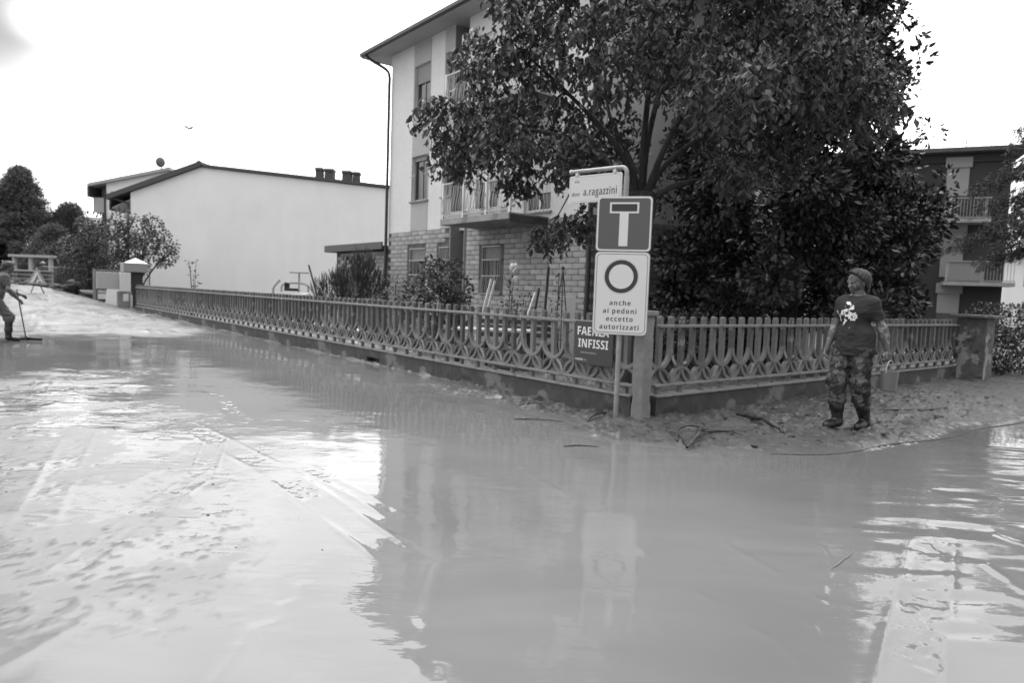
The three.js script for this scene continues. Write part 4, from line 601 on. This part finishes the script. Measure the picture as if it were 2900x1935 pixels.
  const shB = [[J.lhip, J.rhip, .128, .128], [L3(J.pelvis, J.chest, -.1), L3(J.pelvis, J.chest, .12), .14, .14]]; for (const s of ['l', 'r']) shB.push([J[s + 'hip'], L3(J[s + 'hip'], J[s + 'kn'], 1), .118, .1], [J[s + 'kn'], L3(J[s + 'kn'], J[s + 'an'], o.shortLen ?? .25), .1, .1]);
  part('shorts', flesh(shB, .013, .035, (x, y, z, d) => Math.max(d + 1.6 * wrinkle(x, y, z + 3), y - J.pelvis[1] + .02)), o.shorts, t);
  for (const s of ['l', 'r']) { const an = J[s + 'an'], kn = J[s + 'kn'], toe = J[s + 'toe']; part('boot', flesh([[L3(an, kn, o.boot ?? .7), L3(an, kn, .4), .074, .072], [L3(an, kn, .4), an, .07, .055], [an, L3(an, toe, .9), .052, .045], [L3(an, toe, .6), toe, .046, .04]], .009, .03, (x, y, z, d) => Math.max(d + .3 * wrinkle(x, y, z))), o.bootM || M.rubber, t); }
  return { t, shirt };
}
{ // man walking with a bucket in front of the short fence
  const y0 = gy(7.76, -3.5);
  const J = { pelvis: [0, .96, 0], chest: [0, 1.32, .0], neck: [0, 1.5, -.01], head: [.0, 1.64, .02], face: [-.35, -.12, 1], lsh: [.175, 1.41, -.01], rsh: [-.175, 1.41, -.01], lel: [.25, 1.14, -.1], lwr: [.31, .91, -.12], lhand: [[.2, -1, -.05], [-1, -.1, .1], .9], rel: [-.235, 1.14, .02], rwr: [-.22, .92, .16], rhand: [[.05, -1, .25], [1, 0, .1], .5], lhip: [.1, .93, 0], rhip: [-.1, .93, 0], lkn: [.1, .51, .0], rkn: [-.1, .52, .14], lan: [.09, .08, -.15], ran: [-.08, .075, .09], ltoe: [.11, .042, -.0], rtoe: [-.1, .04, .25] };
  const { t } = person('man in a dark t-shirt with a white print and long camouflage shorts, carrying a bucket', [7.76, y0 - .012, -3.5], -1.75, J, { shirt: M.tshirt, shorts: (() => { const m = mat(.22, .9, { map: 'camo', bump: 'cloth', r: 2.2, bs: .01 }); return m; })(), shortLen: .42, boot: .45 });
  // white print on the chest, following the cloth
  const n = 56, g = new THREE.PlaneGeometry(.27, .3, n, n), p = g.attributes.position, keep = [], fld = boneField([[L3(J.pelvis, J.chest, -.05), L3(J.pelvis, J.chest, .35), .147, .138], [L3(J.pelvis, J.chest, .35), J.chest, .142, .158], [L3(J.chest, J.lsh, .5), L3(J.chest, J.rsh, .5), .142, .138], [J.lsh, J.rsh, .097, .093]], .045);
  for (let i = 0; i < p.count; i++) { const x = p.getX(i) - .035, y = p.getY(i) + 1.28; let z = .4; for (let k = 0; k < 60 && fld(x, y, z) > .003; k++) z -= fld(x, y, z) * .9; p.setXYZ(i, x, y, z + .004); }
  const ix = g.index.array; for (let i = 0; i < ix.length; i += 3) { const u = g.attributes.uv.getX(ix[i]), v = g.attributes.uv.getY(ix[i]); const m = fbm(u * 5 + 2, v * 5, 3) + .55 - 1.9 * Math.hypot((u - .5) * .9, v - .55); if (m > -.05 && [0, 1, 2].every(e => p.getZ(ix[i + e]) > 0) && fbm(u * 9, v * 9 + 3, 2) > -.28) keep.push(ix[i], ix[i + 1], ix[i + 2]); } g.setIndex(keep); g.computeVertexNormals(); part('chest_print', g, M.signwhite, t);
}
{ // bucket and bottle in his hand
  const th = -1.75, c = Math.cos(th), s = Math.sin(th), y0 = gy(7.76, -3.5), q = (x, y, z) => [7.76 + x * c + z * s, y0 + y - .012, -3.5 - x * s + z * c];
  const b = thing('bucket', 'small dull bucket hanging from the hand of the walking man', 'bucket', q(.35, .475, -.125));
  part('pail', new THREE.LatheGeometry([[0, 0], [.07, 0], [.075, .01], [.09, .215], [.095, .22], [.09, .222], [.085, .215], [.068, .012], [0, .01]].map(p => new THREE.Vector2(...p)), 18), M.stick, b); part('handle', tube([[-.09, .2, 0], [-.075, .29, 0], [0, .335, 0], [.075, .29, 0], [.09, .2, 0]], .005, 6, 16), M.rail_metal, b);
}
{ // man with a squeegee, cut by the left edge
  const y0 = gy(.75, -18.3);
  const J = { pelvis: [0, .93, .0], chest: [0, 1.27, .14], neck: [0, 1.45, .2], head: [0, 1.575, .27], face: [-.15, -.35, 1], lsh: [.175, 1.37, .17], rsh: [-.175, 1.37, .17], lel: [.24, 1.1, .3], lwr: [.1, 1.0, .52], lhand: [[-.5, -.3, 1], [-.4, -.8, -.3], 1.0], rel: [-.25, 1.1, .22], rwr: [-.12, .9, .42], rhand: [[.4, -.5, 1], [.5, -.7, -.3], 1.0], lhip: [.1, .9, .0], rhip: [-.1, .9, .0], lkn: [.13, .5, .0], rkn: [-.12, .52, .24], lan: [.12, .085, -.34], ran: [-.12, .075, .22], ltoe: [.13, .045, -.18], rtoe: [-.13, .04, .4] };
  person('man in a muddy t-shirt, shorts and tall rubber boots pushing a squeegee', [.58, y0, -18.32], 1.75, J, { shirt: M.muddy, shorts: M.shorts, shortLen: .1, boot: .72 });
  const th = 1.75, c = Math.cos(th), s = Math.sin(th), q = (x, y, z) => V(.58 + x * c + z * s, y0 + y, -18.32 - x * s + z * c);
  const sq = thing('squeegee', 'wide floor squeegee on a long handle held by the man in rubber boots', 'squeegee');
  const tip = q(-.02, .1, .56); part('handle', bar(q(.02, 1.12, .42), tip, .013), M.wood, sq);
  const d = V(.777, 0, .629); const e0 = tip.clone().addScaledVector(d, -.15), e1 = tip.clone().addScaledVector(d, .36); part('blade', [bar(e0.clone().setY(y0 + .05), e1.clone().setY(y0 + .045), .028, .028, 4), bar(e0.clone().setY(y0 + .02), e1.clone().setY(y0 + .015), .014, .014, 4)], M.rubber, sq); part('bracket', bar(tip, tip.clone().setY(y0 + .05).addScaledVector(d, .05), .03, .05), M.rubber, sq);
}

// ------------------------------------------------------------------ drift wood and clods
function gnarl(pts, r, n = 30) { // a twig: tapered to both ends, bent and knotty
  const cv = new THREE.CatmullRomCurve3(pts), g = new THREE.TubeGeometry(cv, n, r, 8), p = g.attributes.position;
  for (let i = 0; i <= n; i++) { const q = cv.getPointAt(i / n), f = i / n, k = (.1 + .9 * Math.pow(Math.sin(Math.PI * cl(f * .94 + .03)), .4)) * (1 - .35 * f) * (1 + .3 * vn(f * 17, r * 99)), sx = r * .5 * vn(f * 9, r * 70), sz = r * .5 * vn(f * 9 + 30, r * 70); for (let j = 0; j <= 8; j++) { const o = i * 9 + j, e = 1 + .25 * vn((j % 8) * 1.3, i * .7); p.setXYZ(o, q.x + (p.getX(o) - q.x) * k * e + sx, q.y + (p.getY(o) - q.y) * k * e, q.z + (p.getZ(o) - q.z) * k * e + sz); } }
  g.computeVertexNormals(); return g;
}
function stick(name, label, pts, r, m, group, extra) { const o = part(name, extra ? [gnarl(pts, r), ...extra] : [gnarl(pts, r)], m, null); return tag(o, label, name.includes('branch') ? 'branch' : 'stick', group); }
const G = (x, z, up = 0) => V(x, gy(x, z) + up, z);
stick('broken_pole', 'broken wooden pole lying on the mud bank in front of the fence', [V(7.3, gy(7.3, -4.62) + .06, -4.62), V(7.13, gy(7.13, -4.3) + .055, -4.3), V(6.98, gy(6.98, -4.05) + .05, -4.05), V(6.84, gy(6.84, -3.76) + .035, -3.76)], .046, M.woodwet);
stick('bent_branch', 'bent wet branch half sunk in mud at the corner of the bank', [G(5.32, -3.88, .03), G(5.55, -3.98, .045), G(5.85, -4.1, .06), G(6.1, -4.2, .045), G(6.45, -4.1, .025)], .03, M.woodwet, undefined, [gnarl([G(5.45, -4.1, .01), G(5.75, -4.3, .05), G(6.05, -4.35, .06), G(6.25, -4.25, .02)], .018), gnarl([G(5.42, -3.95, .02), G(5.6, -4.2, .045), G(5.7, -4.45, .02)], .012), gnarl([G(5.9, -4.12, .05), G(6.1, -3.98, .04), G(6.3, -3.9, .02)], .01)]);
stick('muddy_twig', 'curved dark twig on the mud by the foot of the signpost', [G(5.42, -5.3, .01), G(5.58, -5.34, .04), G(5.72, -5.36, .045), G(5.86, -5.42, .015)], .02, M.woodwet);
stick('muddy_twig', 'thin straight twig on the mud a step from the signpost', [G(4.85, -5.9, .005), G(5.05, -5.75, .012), G(5.25, -5.5, .008)], .009, M.woodwet);
stick('muddy_twig', 'short forked twig on the mud at the fence foot', [G(5.5, -6.6, .01), G(5.62, -6.4, .02), G(5.72, -6.15, .01)], .012, M.woodwet);
stick('muddy_twig', 'long thin twig lying on the bank beyond the walking man', [G(9.6, -3.9, .02), G(10.1, -3.6, .02), G(10.6, -3.5, .015)], .016, M.woodwet);
stick('pale_twig', 'thin mud coated twig lying in the water in front of the mud bank', [G(3.55, -1.66, -.002), G(3.85, -1.7, .002), G(4.18, -1.76, -.002)], .007, M.stick);
stick('muddy_twig', 'short dark twig floating on the wet mud below the corner', [G(4.4, -4.6, .004), G(4.55, -4.55, .008), G(4.7, -4.42, .003)], .008, M.woodwet);
{ const pts = []; for (let i = 0; i <= 16; i++) { const x = 5.9 + i * .42, z = kerbZ(x) + .1 + .04 * Math.sin(i * 1.3); pts.push(V(x, gy(x, z) + .004, z)); } tag(part('drowned_cable', tube(pts, .008, 6, 80), M.muddy, null), 'thin dark cable lying along the edge of the mud bank', 'cable'); }
{ // clods and pebbles scattered over the mud
  const shapes = [0, 1, 2].map(k => { const g = new THREE.IcosahedronGeometry(1, 1), p = g.attributes.position; for (let i = 0; i < p.count; i++) { const x = p.getX(i), y = p.getY(i), z = p.getZ(i), f = 1 + .35 * vn(x * 1.7 + k * 9, y * 1.7 + z * 2.1); p.setXYZ(i, x * f, y * f * .6, z * f); } g.computeVertexNormals(); return g; });
  shapes.forEach((g, k) => { const N = [420, 420, 300][k], im = new THREE.InstancedMesh(g, M.stone, N); im.name = ['mud_clods', 'mud_litter', 'mud_crumbs'][k]; im.userData = { kind: 'stuff', label: ['dark clods of mud scattered over the bank and street', 'thin dark bits of wood and litter strewn over the mud bank', 'crumbs of debris lying on the mud'][k] }; im.castShadow = im.receiveShadow = true;
    for (let i = 0; i < N; i++) { let x, z, s, l = rr(.8, 1.6); if (k < 2 || rnd() < .3) { x = rr(5.15, 13); z = kerbZ(x) - .05 - Math.pow(rnd(), .8) * 2.2; if (z < -5) z = -4.95 + rnd() * .5; s = Math.pow(rnd(), 3) * .026 + .004; l = k === 1 ? rr(2.5, 7) : rr(.8, 2.2); if (k === 1) s *= .45; } else { x = rr(-1.8, 2.2); z = -rr(3.4, 14); s = Math.pow(rnd(), 4) * .007 + .0018; } im.setMatrixAt(i, m4.compose(V(x, gy(x, z) + s * .15, z), new THREE.Quaternion().setFromAxisAngle(UPV, rr(0, 6)), V(s * l, s * rr(.5, .9), s))); } scene.add(im); });
}

// ------------------------------------------------------------------ things in the garden
function plank(label, a, b, w, m, group, name = 'loose_plank', cat = 'plank') { const d = b.clone().sub(a), l = d.length(), g = rbox(w, l, .03, 0, l / 2, 0, .005); const o = part(name, g, m, null); o.position.copy(a); o.quaternion.setFromUnitVectors(UPV, d.normalize()); return tag(o, label, cat, group); }
plank('white plank leaning by the grilled window, the taller of two', W(-.82, .2, 14.6), W(-.5, 1.72, 15), .05, M.paleboard); plank('white plank leaning by the grilled window, the shorter of two', W(-.74, .2, 14.5), W(-.42, 1.68, 15), .05, M.paleboard);
plank('white stake leaning behind the fence between the rose bush and the trellis', W(.02, .2, 12.8), W(.42, 1.45, 13.2), .04, M.paleboard);
plank('dark stake standing behind the fence near the trellis', W(.62, 0, 14.2), W(.7, 2.0, 14.2), .06, M.wood); plank('thin grey stake leaning towards the dark stake', W(.3, 0, 14.1), W(.52, 1.55, 14.2), .05, M.wood);
[[-5.55, 2.05, -.5, 'tall white slat stuck behind the spiky shrub by the outbuilding'], [-5.2, 2.2, .35, 'white slat leaning right in front of the slit windows'], [-5.0, 2.25, .42, 'broad white slat leaning beside the spiky shrub'], [-4.85, 2.05, .5, 'short white slat leaning outermost by the brick wall']].forEach(([r, y, k, lb], i) => plank(lb, W(r - k * .5, .6, 21.6), W(r + (i ? k * .4 : .2), y + .1, 22.2), i === 2 ? .14 : .1, M.paleboard));
plank('bare stake leaning outside the spiky shrub', W(-6.1, .4, 22), W(-6.6, 2.1, 22), .05, M.wood);
{ const t = thing('white_cabinet', 'white panel standing against the brick wall behind the trellis', 'panel', Wa(1.02, 0, 14.6), -HEAD); part('panel', rbox(.6, 1.3, .12, 0, .75, 0), M.paleboard, t); part('leg', [rbox(.04, .2, .1, -.25, .08, 0), rbox(.04, .2, .1, .25, .08, 0)], M.dark, t); part('handle', rbox(.02, .08, .02, -.2, 1.1, .07), M.dark, t); }
{ const t = thing('plant_trellis', 'narrow pointed trellis of pale sticks against the brick wall', 'trellis', Wa(.98, 0, 13.9), -HEAD); part('stick', [bar(V(-.22, 0, 0), V(0, 1.95, 0), .012), bar(V(.22, 0, 0), V(0, 1.95, 0), .012), bar(V(0, 0, .2), V(0, 1.95, 0), .012)], M.wood, t); part('rung', [.5, .9, 1.3].map(y => box2(-.2 * (1 - y / 2), .2 * (1 - y / 2), y, y + .015, -.008, .008)), M.wood, t); part('knob', new THREE.SphereGeometry(.035, 10, 8).translate(0, 1.97, 0), M.dark, t); }
{ const t = thing('garden_machine', 'garden machine with a seat frame and a flat topped mast behind the long fence', 'machine', Wa(-7.65, 0, 24), -HEAD); part('chassis', [rbox(1.2, .35, .6, 0, .75, 0, .08), rbox(.6, .25, .5, .2, 1.05, 0, .08)], M.shutterw, t); part('wheel', [new THREE.TorusGeometry(.26, .1, 8, 16).translate(-.4, .36, .3), new THREE.TorusGeometry(.26, .1, 8, 16).translate(.45, .36, .3)], M.rubber, t); part('roll_bar', [tube([[-.72, .9, 0], [-.78, 1.3, 0], [-.6, 1.55, 0], [-.55, 1.6, 0]], .04, 7, 14), tube([[-.5, 1.2, 0], [-.45, 1.45, 0], [.4, 1.45, 0], [.45, 1.2, 0]], .035, 7, 18)], M.panelgrey, t); part('mast', [bar(V(.12, 1.2, 0), V(.12, 1.86, 0), .03)], M.panelgrey, t); part('mast_plate', rbox(.62, .05, .25, .12, 1.88, 0), M.panelgrey, t); part('seat', [rbox(.4, .1, .4, -.1, 1.28, 0, .03), rbox(.08, .3, .4, -.3, 1.38, 0, .03)], M.dark, t); }
{ const t = thing('garden_table', 'small pale garden table with clutter on it behind the long fence', 'table', Wa(-.35, 0, 12.6), -HEAD); part('table_top', rbox(1.5, .04, .7, 0, .74, 0), M.rail_metal, t); for (const [x, z] of [[-.65, -.28], [.65, -.28], [-.65, .28], [.65, .28]]) part('leg', rbox(.05, .74, .05, x, .36, z), M.dark, t); part('shelf', rbox(1.3, .03, .6, 0, .35, 0), M.wood, t); }
{ const t = thing('garden_bench', 'dark slatted bench lying behind the fence near the garden table', 'bench', Wa(.1, 0, 13.3), -HEAD + .1); for (let k = 0; k < 4; k++) part('slat', rbox(1.4, .03, .09, 0, .45, -.18 + k * .11), M.wood, t); for (let k = 0; k < 3; k++) part('slat', rbox(1.4, .09, .03, 0, .6 + k * .13, -.27), M.wood, t); for (const x of [-.6, .6]) part('leg', [rbox(.05, .95, .05, x, .46, -.25), rbox(.05, .45, .05, x, .22, .16)], M.dark, t); }
[[-3.3, 15, .5, 'white plastic chair fallen behind the fence left of the garden shrub'], [-3.9, 16, 1.4, 'white plastic chair standing behind the fence near the pale shrub']].forEach(([r, d, a, lb], i) => { const t = thing('plastic_chair', lb, 'chair', Wa(r, i ? 0 : .12, d), a); part('seat', rbox(.42, .03, .42, 0, .43, 0), M.shutterw, t); part('backrest', [rbox(.42, .42, .03, 0, .66, -.2)], M.shutterw, t); for (const [x, z] of [[-.19, -.19], [.19, -.19], [-.19, .19], [.19, .19]]) part('leg', bar(V(x, .42, z), V(x * 1.15, 0, z * 1.15), .02), M.shutterw, t); if (!i) t.rotation.z = .9; });

// ------------------------------------------------------------------ gate, works and people at the far end of the side street
{ const t = thing('gate_pillar', 'brick gate pillar with a small tiled cap and pale letter boxes at the far end of the long fence', 'pillar', [6.25, 0, -35.2]); part('shaft', rbox(.6, 2.0, .6, 0, .8, 0, .02), M.dark, t); part('cap', [rbox(1.0, .42, .85, 0, 1.98, 0, .03)], M.shutter, t); const pc = new THREE.ConeGeometry(.62, .24, 4).rotateY(Math.PI / 4).translate(.05, 2.3, 0); part('cap_roof', pc, M.whitewall, t);
  part('letter_box', rbox(.42, .85, .3, -.42, 1.32, .28, .02), M.paleboard, t); part('letter_box', rbox(.9, .75, .16, -1.05, 1.36, .1, .02), M.panelgrey, t); part('box_stand', [rbox(.55, .95, .34, -.45, .42, .28, .02)], M.pillar, t); part('notice', rbox(.22, .32, .02, -.42, .62, .46), M.paleboard, t); part('hinge_post', bar(V(-.2, 0, .5), V(-.2, .75, .5), .05), M.rail_metal, t); }
{ const t = thing('metal_gate', 'metal bar gate standing open beside the letter boxes', 'gate', Wa(-20.4, .25, 33.6), -HEAD); for (let k = 0; k < 14; k++) part('gate_bar', bar(V(k * .15, .45, 0), V(k * .15, 1.6, 0), .014, .014, 5), M.rail_metal, t); part('gate_frame', [rbox(2.1, .05, .05, 1, 1.6, 0), rbox(2.1, .05, .05, 1, .45, 0), rbox(.16, 1.7, .16, -.15, .8, 0)], M.pillar, t); part('kick_plate', rbox(2.0, .25, .03, 1, .3, .03), M.paleboard, t); }
{ const b = W(-19.2, level(4.5, -36), 33), t = thing('leaning_board', 'square pale board leaning at the foot of the metal gate', 'board', [b.x, level(b.x, b.z) + .0, b.z], -HEAD); part('board', rbox(1.0, .85, .03, 0, .42, 0).rotateX(-.18), M.paleboard, t); }
{ const b = W(-20.6, 0, 34.5), t = thing('upturned_boat', 'pale shallow hull shaped tray lying in the mud beside the gate', 'boat', [b.x, level(b.x, b.z) + .35, b.z], -HEAD + .1); const pts = []; for (let i = 0; i <= 12; i++) { const a = i / 12; pts.push(new THREE.Vector2(.02 + .45 * Math.sin(a * 1.5), .16 * a * a)); } part('hull', new THREE.LatheGeometry(pts, 20).scale(2.6, 1.6, .8), M.paleboard, t); part('keel', rbox(1.8, .3, .3, 0, -.14, 0, .05), M.dark, t); }
{ const b = W(-17.75, 0, 31.2), t = thing('rubbish_sack', 'dark knotted sack lying at the end of the fence plinth', 'sack', [b.x, level(b.x, b.z), b.z]); const g = new THREE.SphereGeometry(.26, 16, 12), p = g.attributes.position; for (let i = 0; i < p.count; i++) { const k = 1 + .3 * vn(p.getX(i) * 7, p.getY(i) * 7 + p.getZ(i) * 5); p.setXYZ(i, p.getX(i) * k * 1.2, p.getY(i) * k, p.getZ(i) * k); } g.computeVertexNormals(); part('bag', g.translate(0, .2, 0), M.rubber, t); part('knot', rbox(.08, .12, .08, .05, .48, 0, .03), M.rubber, t); }
{ const b = W(-20.9, 0, 30), y = level(b.x, b.z), t = thing('roadworks_sign', 'triangular roadworks warning sign on a low stand at the far end of the street', 'road sign', [b.x, y, b.z], -HEAD); const tri = (s, z, d) => { const sh = new THREE.Shape(); sh.moveTo(-s, 0); sh.lineTo(s, 0); sh.lineTo(0, s * 1.74); sh.closePath(); return new THREE.ExtrudeGeometry(sh, { depth: d, bevelEnabled: false }).translate(0, 1.08 - y + (.44 - s) * .5, z); }; part('border', tri(.44, 0, .012), M.shutter, t); part('panel', tri(.3, .0125, .004), M.paleboard, t);
  const f = []; f.push(bar(V(-.06, 1.18 - y, .02), V(-.02, 1.3 - y, .02), .016), bar(V(-.12, 1.16 - y, .02), V(-.02, 1.3 - y, .02), .014), bar(V(-.02, 1.3 - y, .02), V(.02, 1.4 - y, .02), .026), bar(V(.02, 1.4 - y, .02), V(.1, 1.28 - y, .02), .012), new THREE.SphereGeometry(.028, 8, 6).translate(.04, 1.45 - y, .02), new THREE.SphereGeometry(.06, 8, 6, 0, 7, 0, 1.57).scale(1.4, .6, .2).translate(.14, 1.17 - y, .02)); part('digging_symbol', f, M.black, t); part('stand', [bar(V(-.3, 0, -.02), V(-.1, 1.12 - y, 0), .015), bar(V(.3, 0, -.02), V(.1, 1.12 - y, 0), .015), bar(V(0, 0, -.5), V(0, 1.3 - y, 0), .015)], M.dark, t); }
{ const b = W(-29.4, 0, 40.2), y = .6, t = thing('terrace_canopy', 'pale flat canopy on posts over a terrace at the end of the street', 'canopy', [b.x, y, b.z], -HEAD - .05); part('roof_beam', rbox(2.6, .14, .5, 1.2, 2.0, 0), M.panelgrey, t); for (const x of [.1, 1.1, 2.3]) part('post', rbox(.18, 2.2, .18, x, .9, 0), M.panelgrey, t); part('parapet', rbox(2.6, .08, .3, 1.2, 1.15, .1), M.panelgrey, t); for (let k = 0; k < 8; k++) part('louvre', rbox(2.6, .05, .04, 1.2, .2 + k * .12, .2).rotateX(.0), k % 2 ? M.dark : M.shutter, t); part('base_wall', rbox(3.4, .3, .3, 1.4, .02, .25), M.pillar, t); }
{ const a = W(-26.9, 0, 39), t = thing('mesh_fence', 'sagging plastic mesh fence with thin posts along the muddy yard', 'fence', [a.x, level(a.x, a.z), a.z], -HEAD - .1); const w = []; for (let x = 0; x < 6.6; x += .16) w.push(box2(x - .008, x + .008, .1, 1.25 - .015 * x, -.006, .006)); for (let y = .15; y < 1.25; y += .16) w.push(box2(0, 6.6, y - .008, y + .008, .0065, .014)); part('mesh', w, M.plasticmesh, t); for (let x = 0; x < 6.8; x += 1.3) part('post', bar(V(x, -.4, -.02), V(x, 1.4, -.02), .02), M.dark, t); part('rope', tube([[0, 1.25, .02], [3, 1.18, .02], [6.6, 1.22, .02]], .012, 5, 20), M.rail_metal, t); }
{ const b = W(-26.3, 0, 37), t = thing('debris_heap', 'heap of dark soaked debris at the foot of the mesh fence', 'debris', [b.x, level(b.x, b.z), b.z]); for (let k = 0; k < 16; k++) { const g = new THREE.IcosahedronGeometry(rr(.12, .38), 1), p = g.attributes.position; for (let i = 0; i < p.count; i++) { const f = 1 + .4 * vn(p.getX(i) * 6 + k, p.getY(i) * 6 + p.getZ(i) * 4); p.setXYZ(i, p.getX(i) * f * 1.4, p.getY(i) * f * .7, p.getZ(i) * f); } g.computeVertexNormals(); const o = off(rr(-1.2, 4), rr(0, .25), rr(-.6, .6)); part('lump', g.translate(o.x, o.y, o.z), k % 3 ? M.dark : M.muddy, t); } }
[[-27.9, 40.6, 'distant worker in a pale helmet behind the terrace louvres', M.bucket], [-27.5, 40.8, 'distant worker in a dark helmet behind the terrace louvres', M.dark]].forEach(([r, d, lb, hm]) => { const b = W(r, .55, d), t = thing('person', lb, 'person', b.toArray(), -HEAD); part('body', flesh([[[0, .85, 0], [0, 1.3, 0], .16, .17], [[-.2, 1.35, 0], [.2, 1.35, 0], .08, .08], [[-.2, 1.35, 0], [-.27, 1.0, .05], .06, .045], [[.2, 1.35, 0], [.27, 1.0, .1], .06, .045], [[-.1, .85, 0], [-.1, .08, 0], .1, .06], [[.1, .85, 0], [.1, .08, 0], .1, .06], [[0, 1.35, 0], [0, 1.62, .02], .06, .09], [[-.27, 1, .05], [-.24, .82, .15], .045, .04], [[.27, 1, .1], [.2, .9, .25], .045, .04]], .025, .05), M.muddy, t); part('helmet', new THREE.SphereGeometry(.125, 12, 8, 0, 7, 0, 1.75).translate(0, 1.65, .02), hm, t); });
{ const t = thing('bird', 'small bird flying above the white gabled building', 'bird', Wa(-19, 10.2, 40)); part('body', flesh([[[0, 0, -.1], [0, .01, .08], .03, .05], [[0, .02, .08], [0, .04, .14], .03, .03], [[0, .0, -.1], [0, -.01, -.22], .02, .03]], .012, .03), M.dark, t); for (const s of [-1, 1]) part('wing', leafGeo(.3, .07, .1, -.2).rotateZ(-s * 1.1).translate(0, .02, 0), M.dark, t); }
renderer.render(scene, camera);
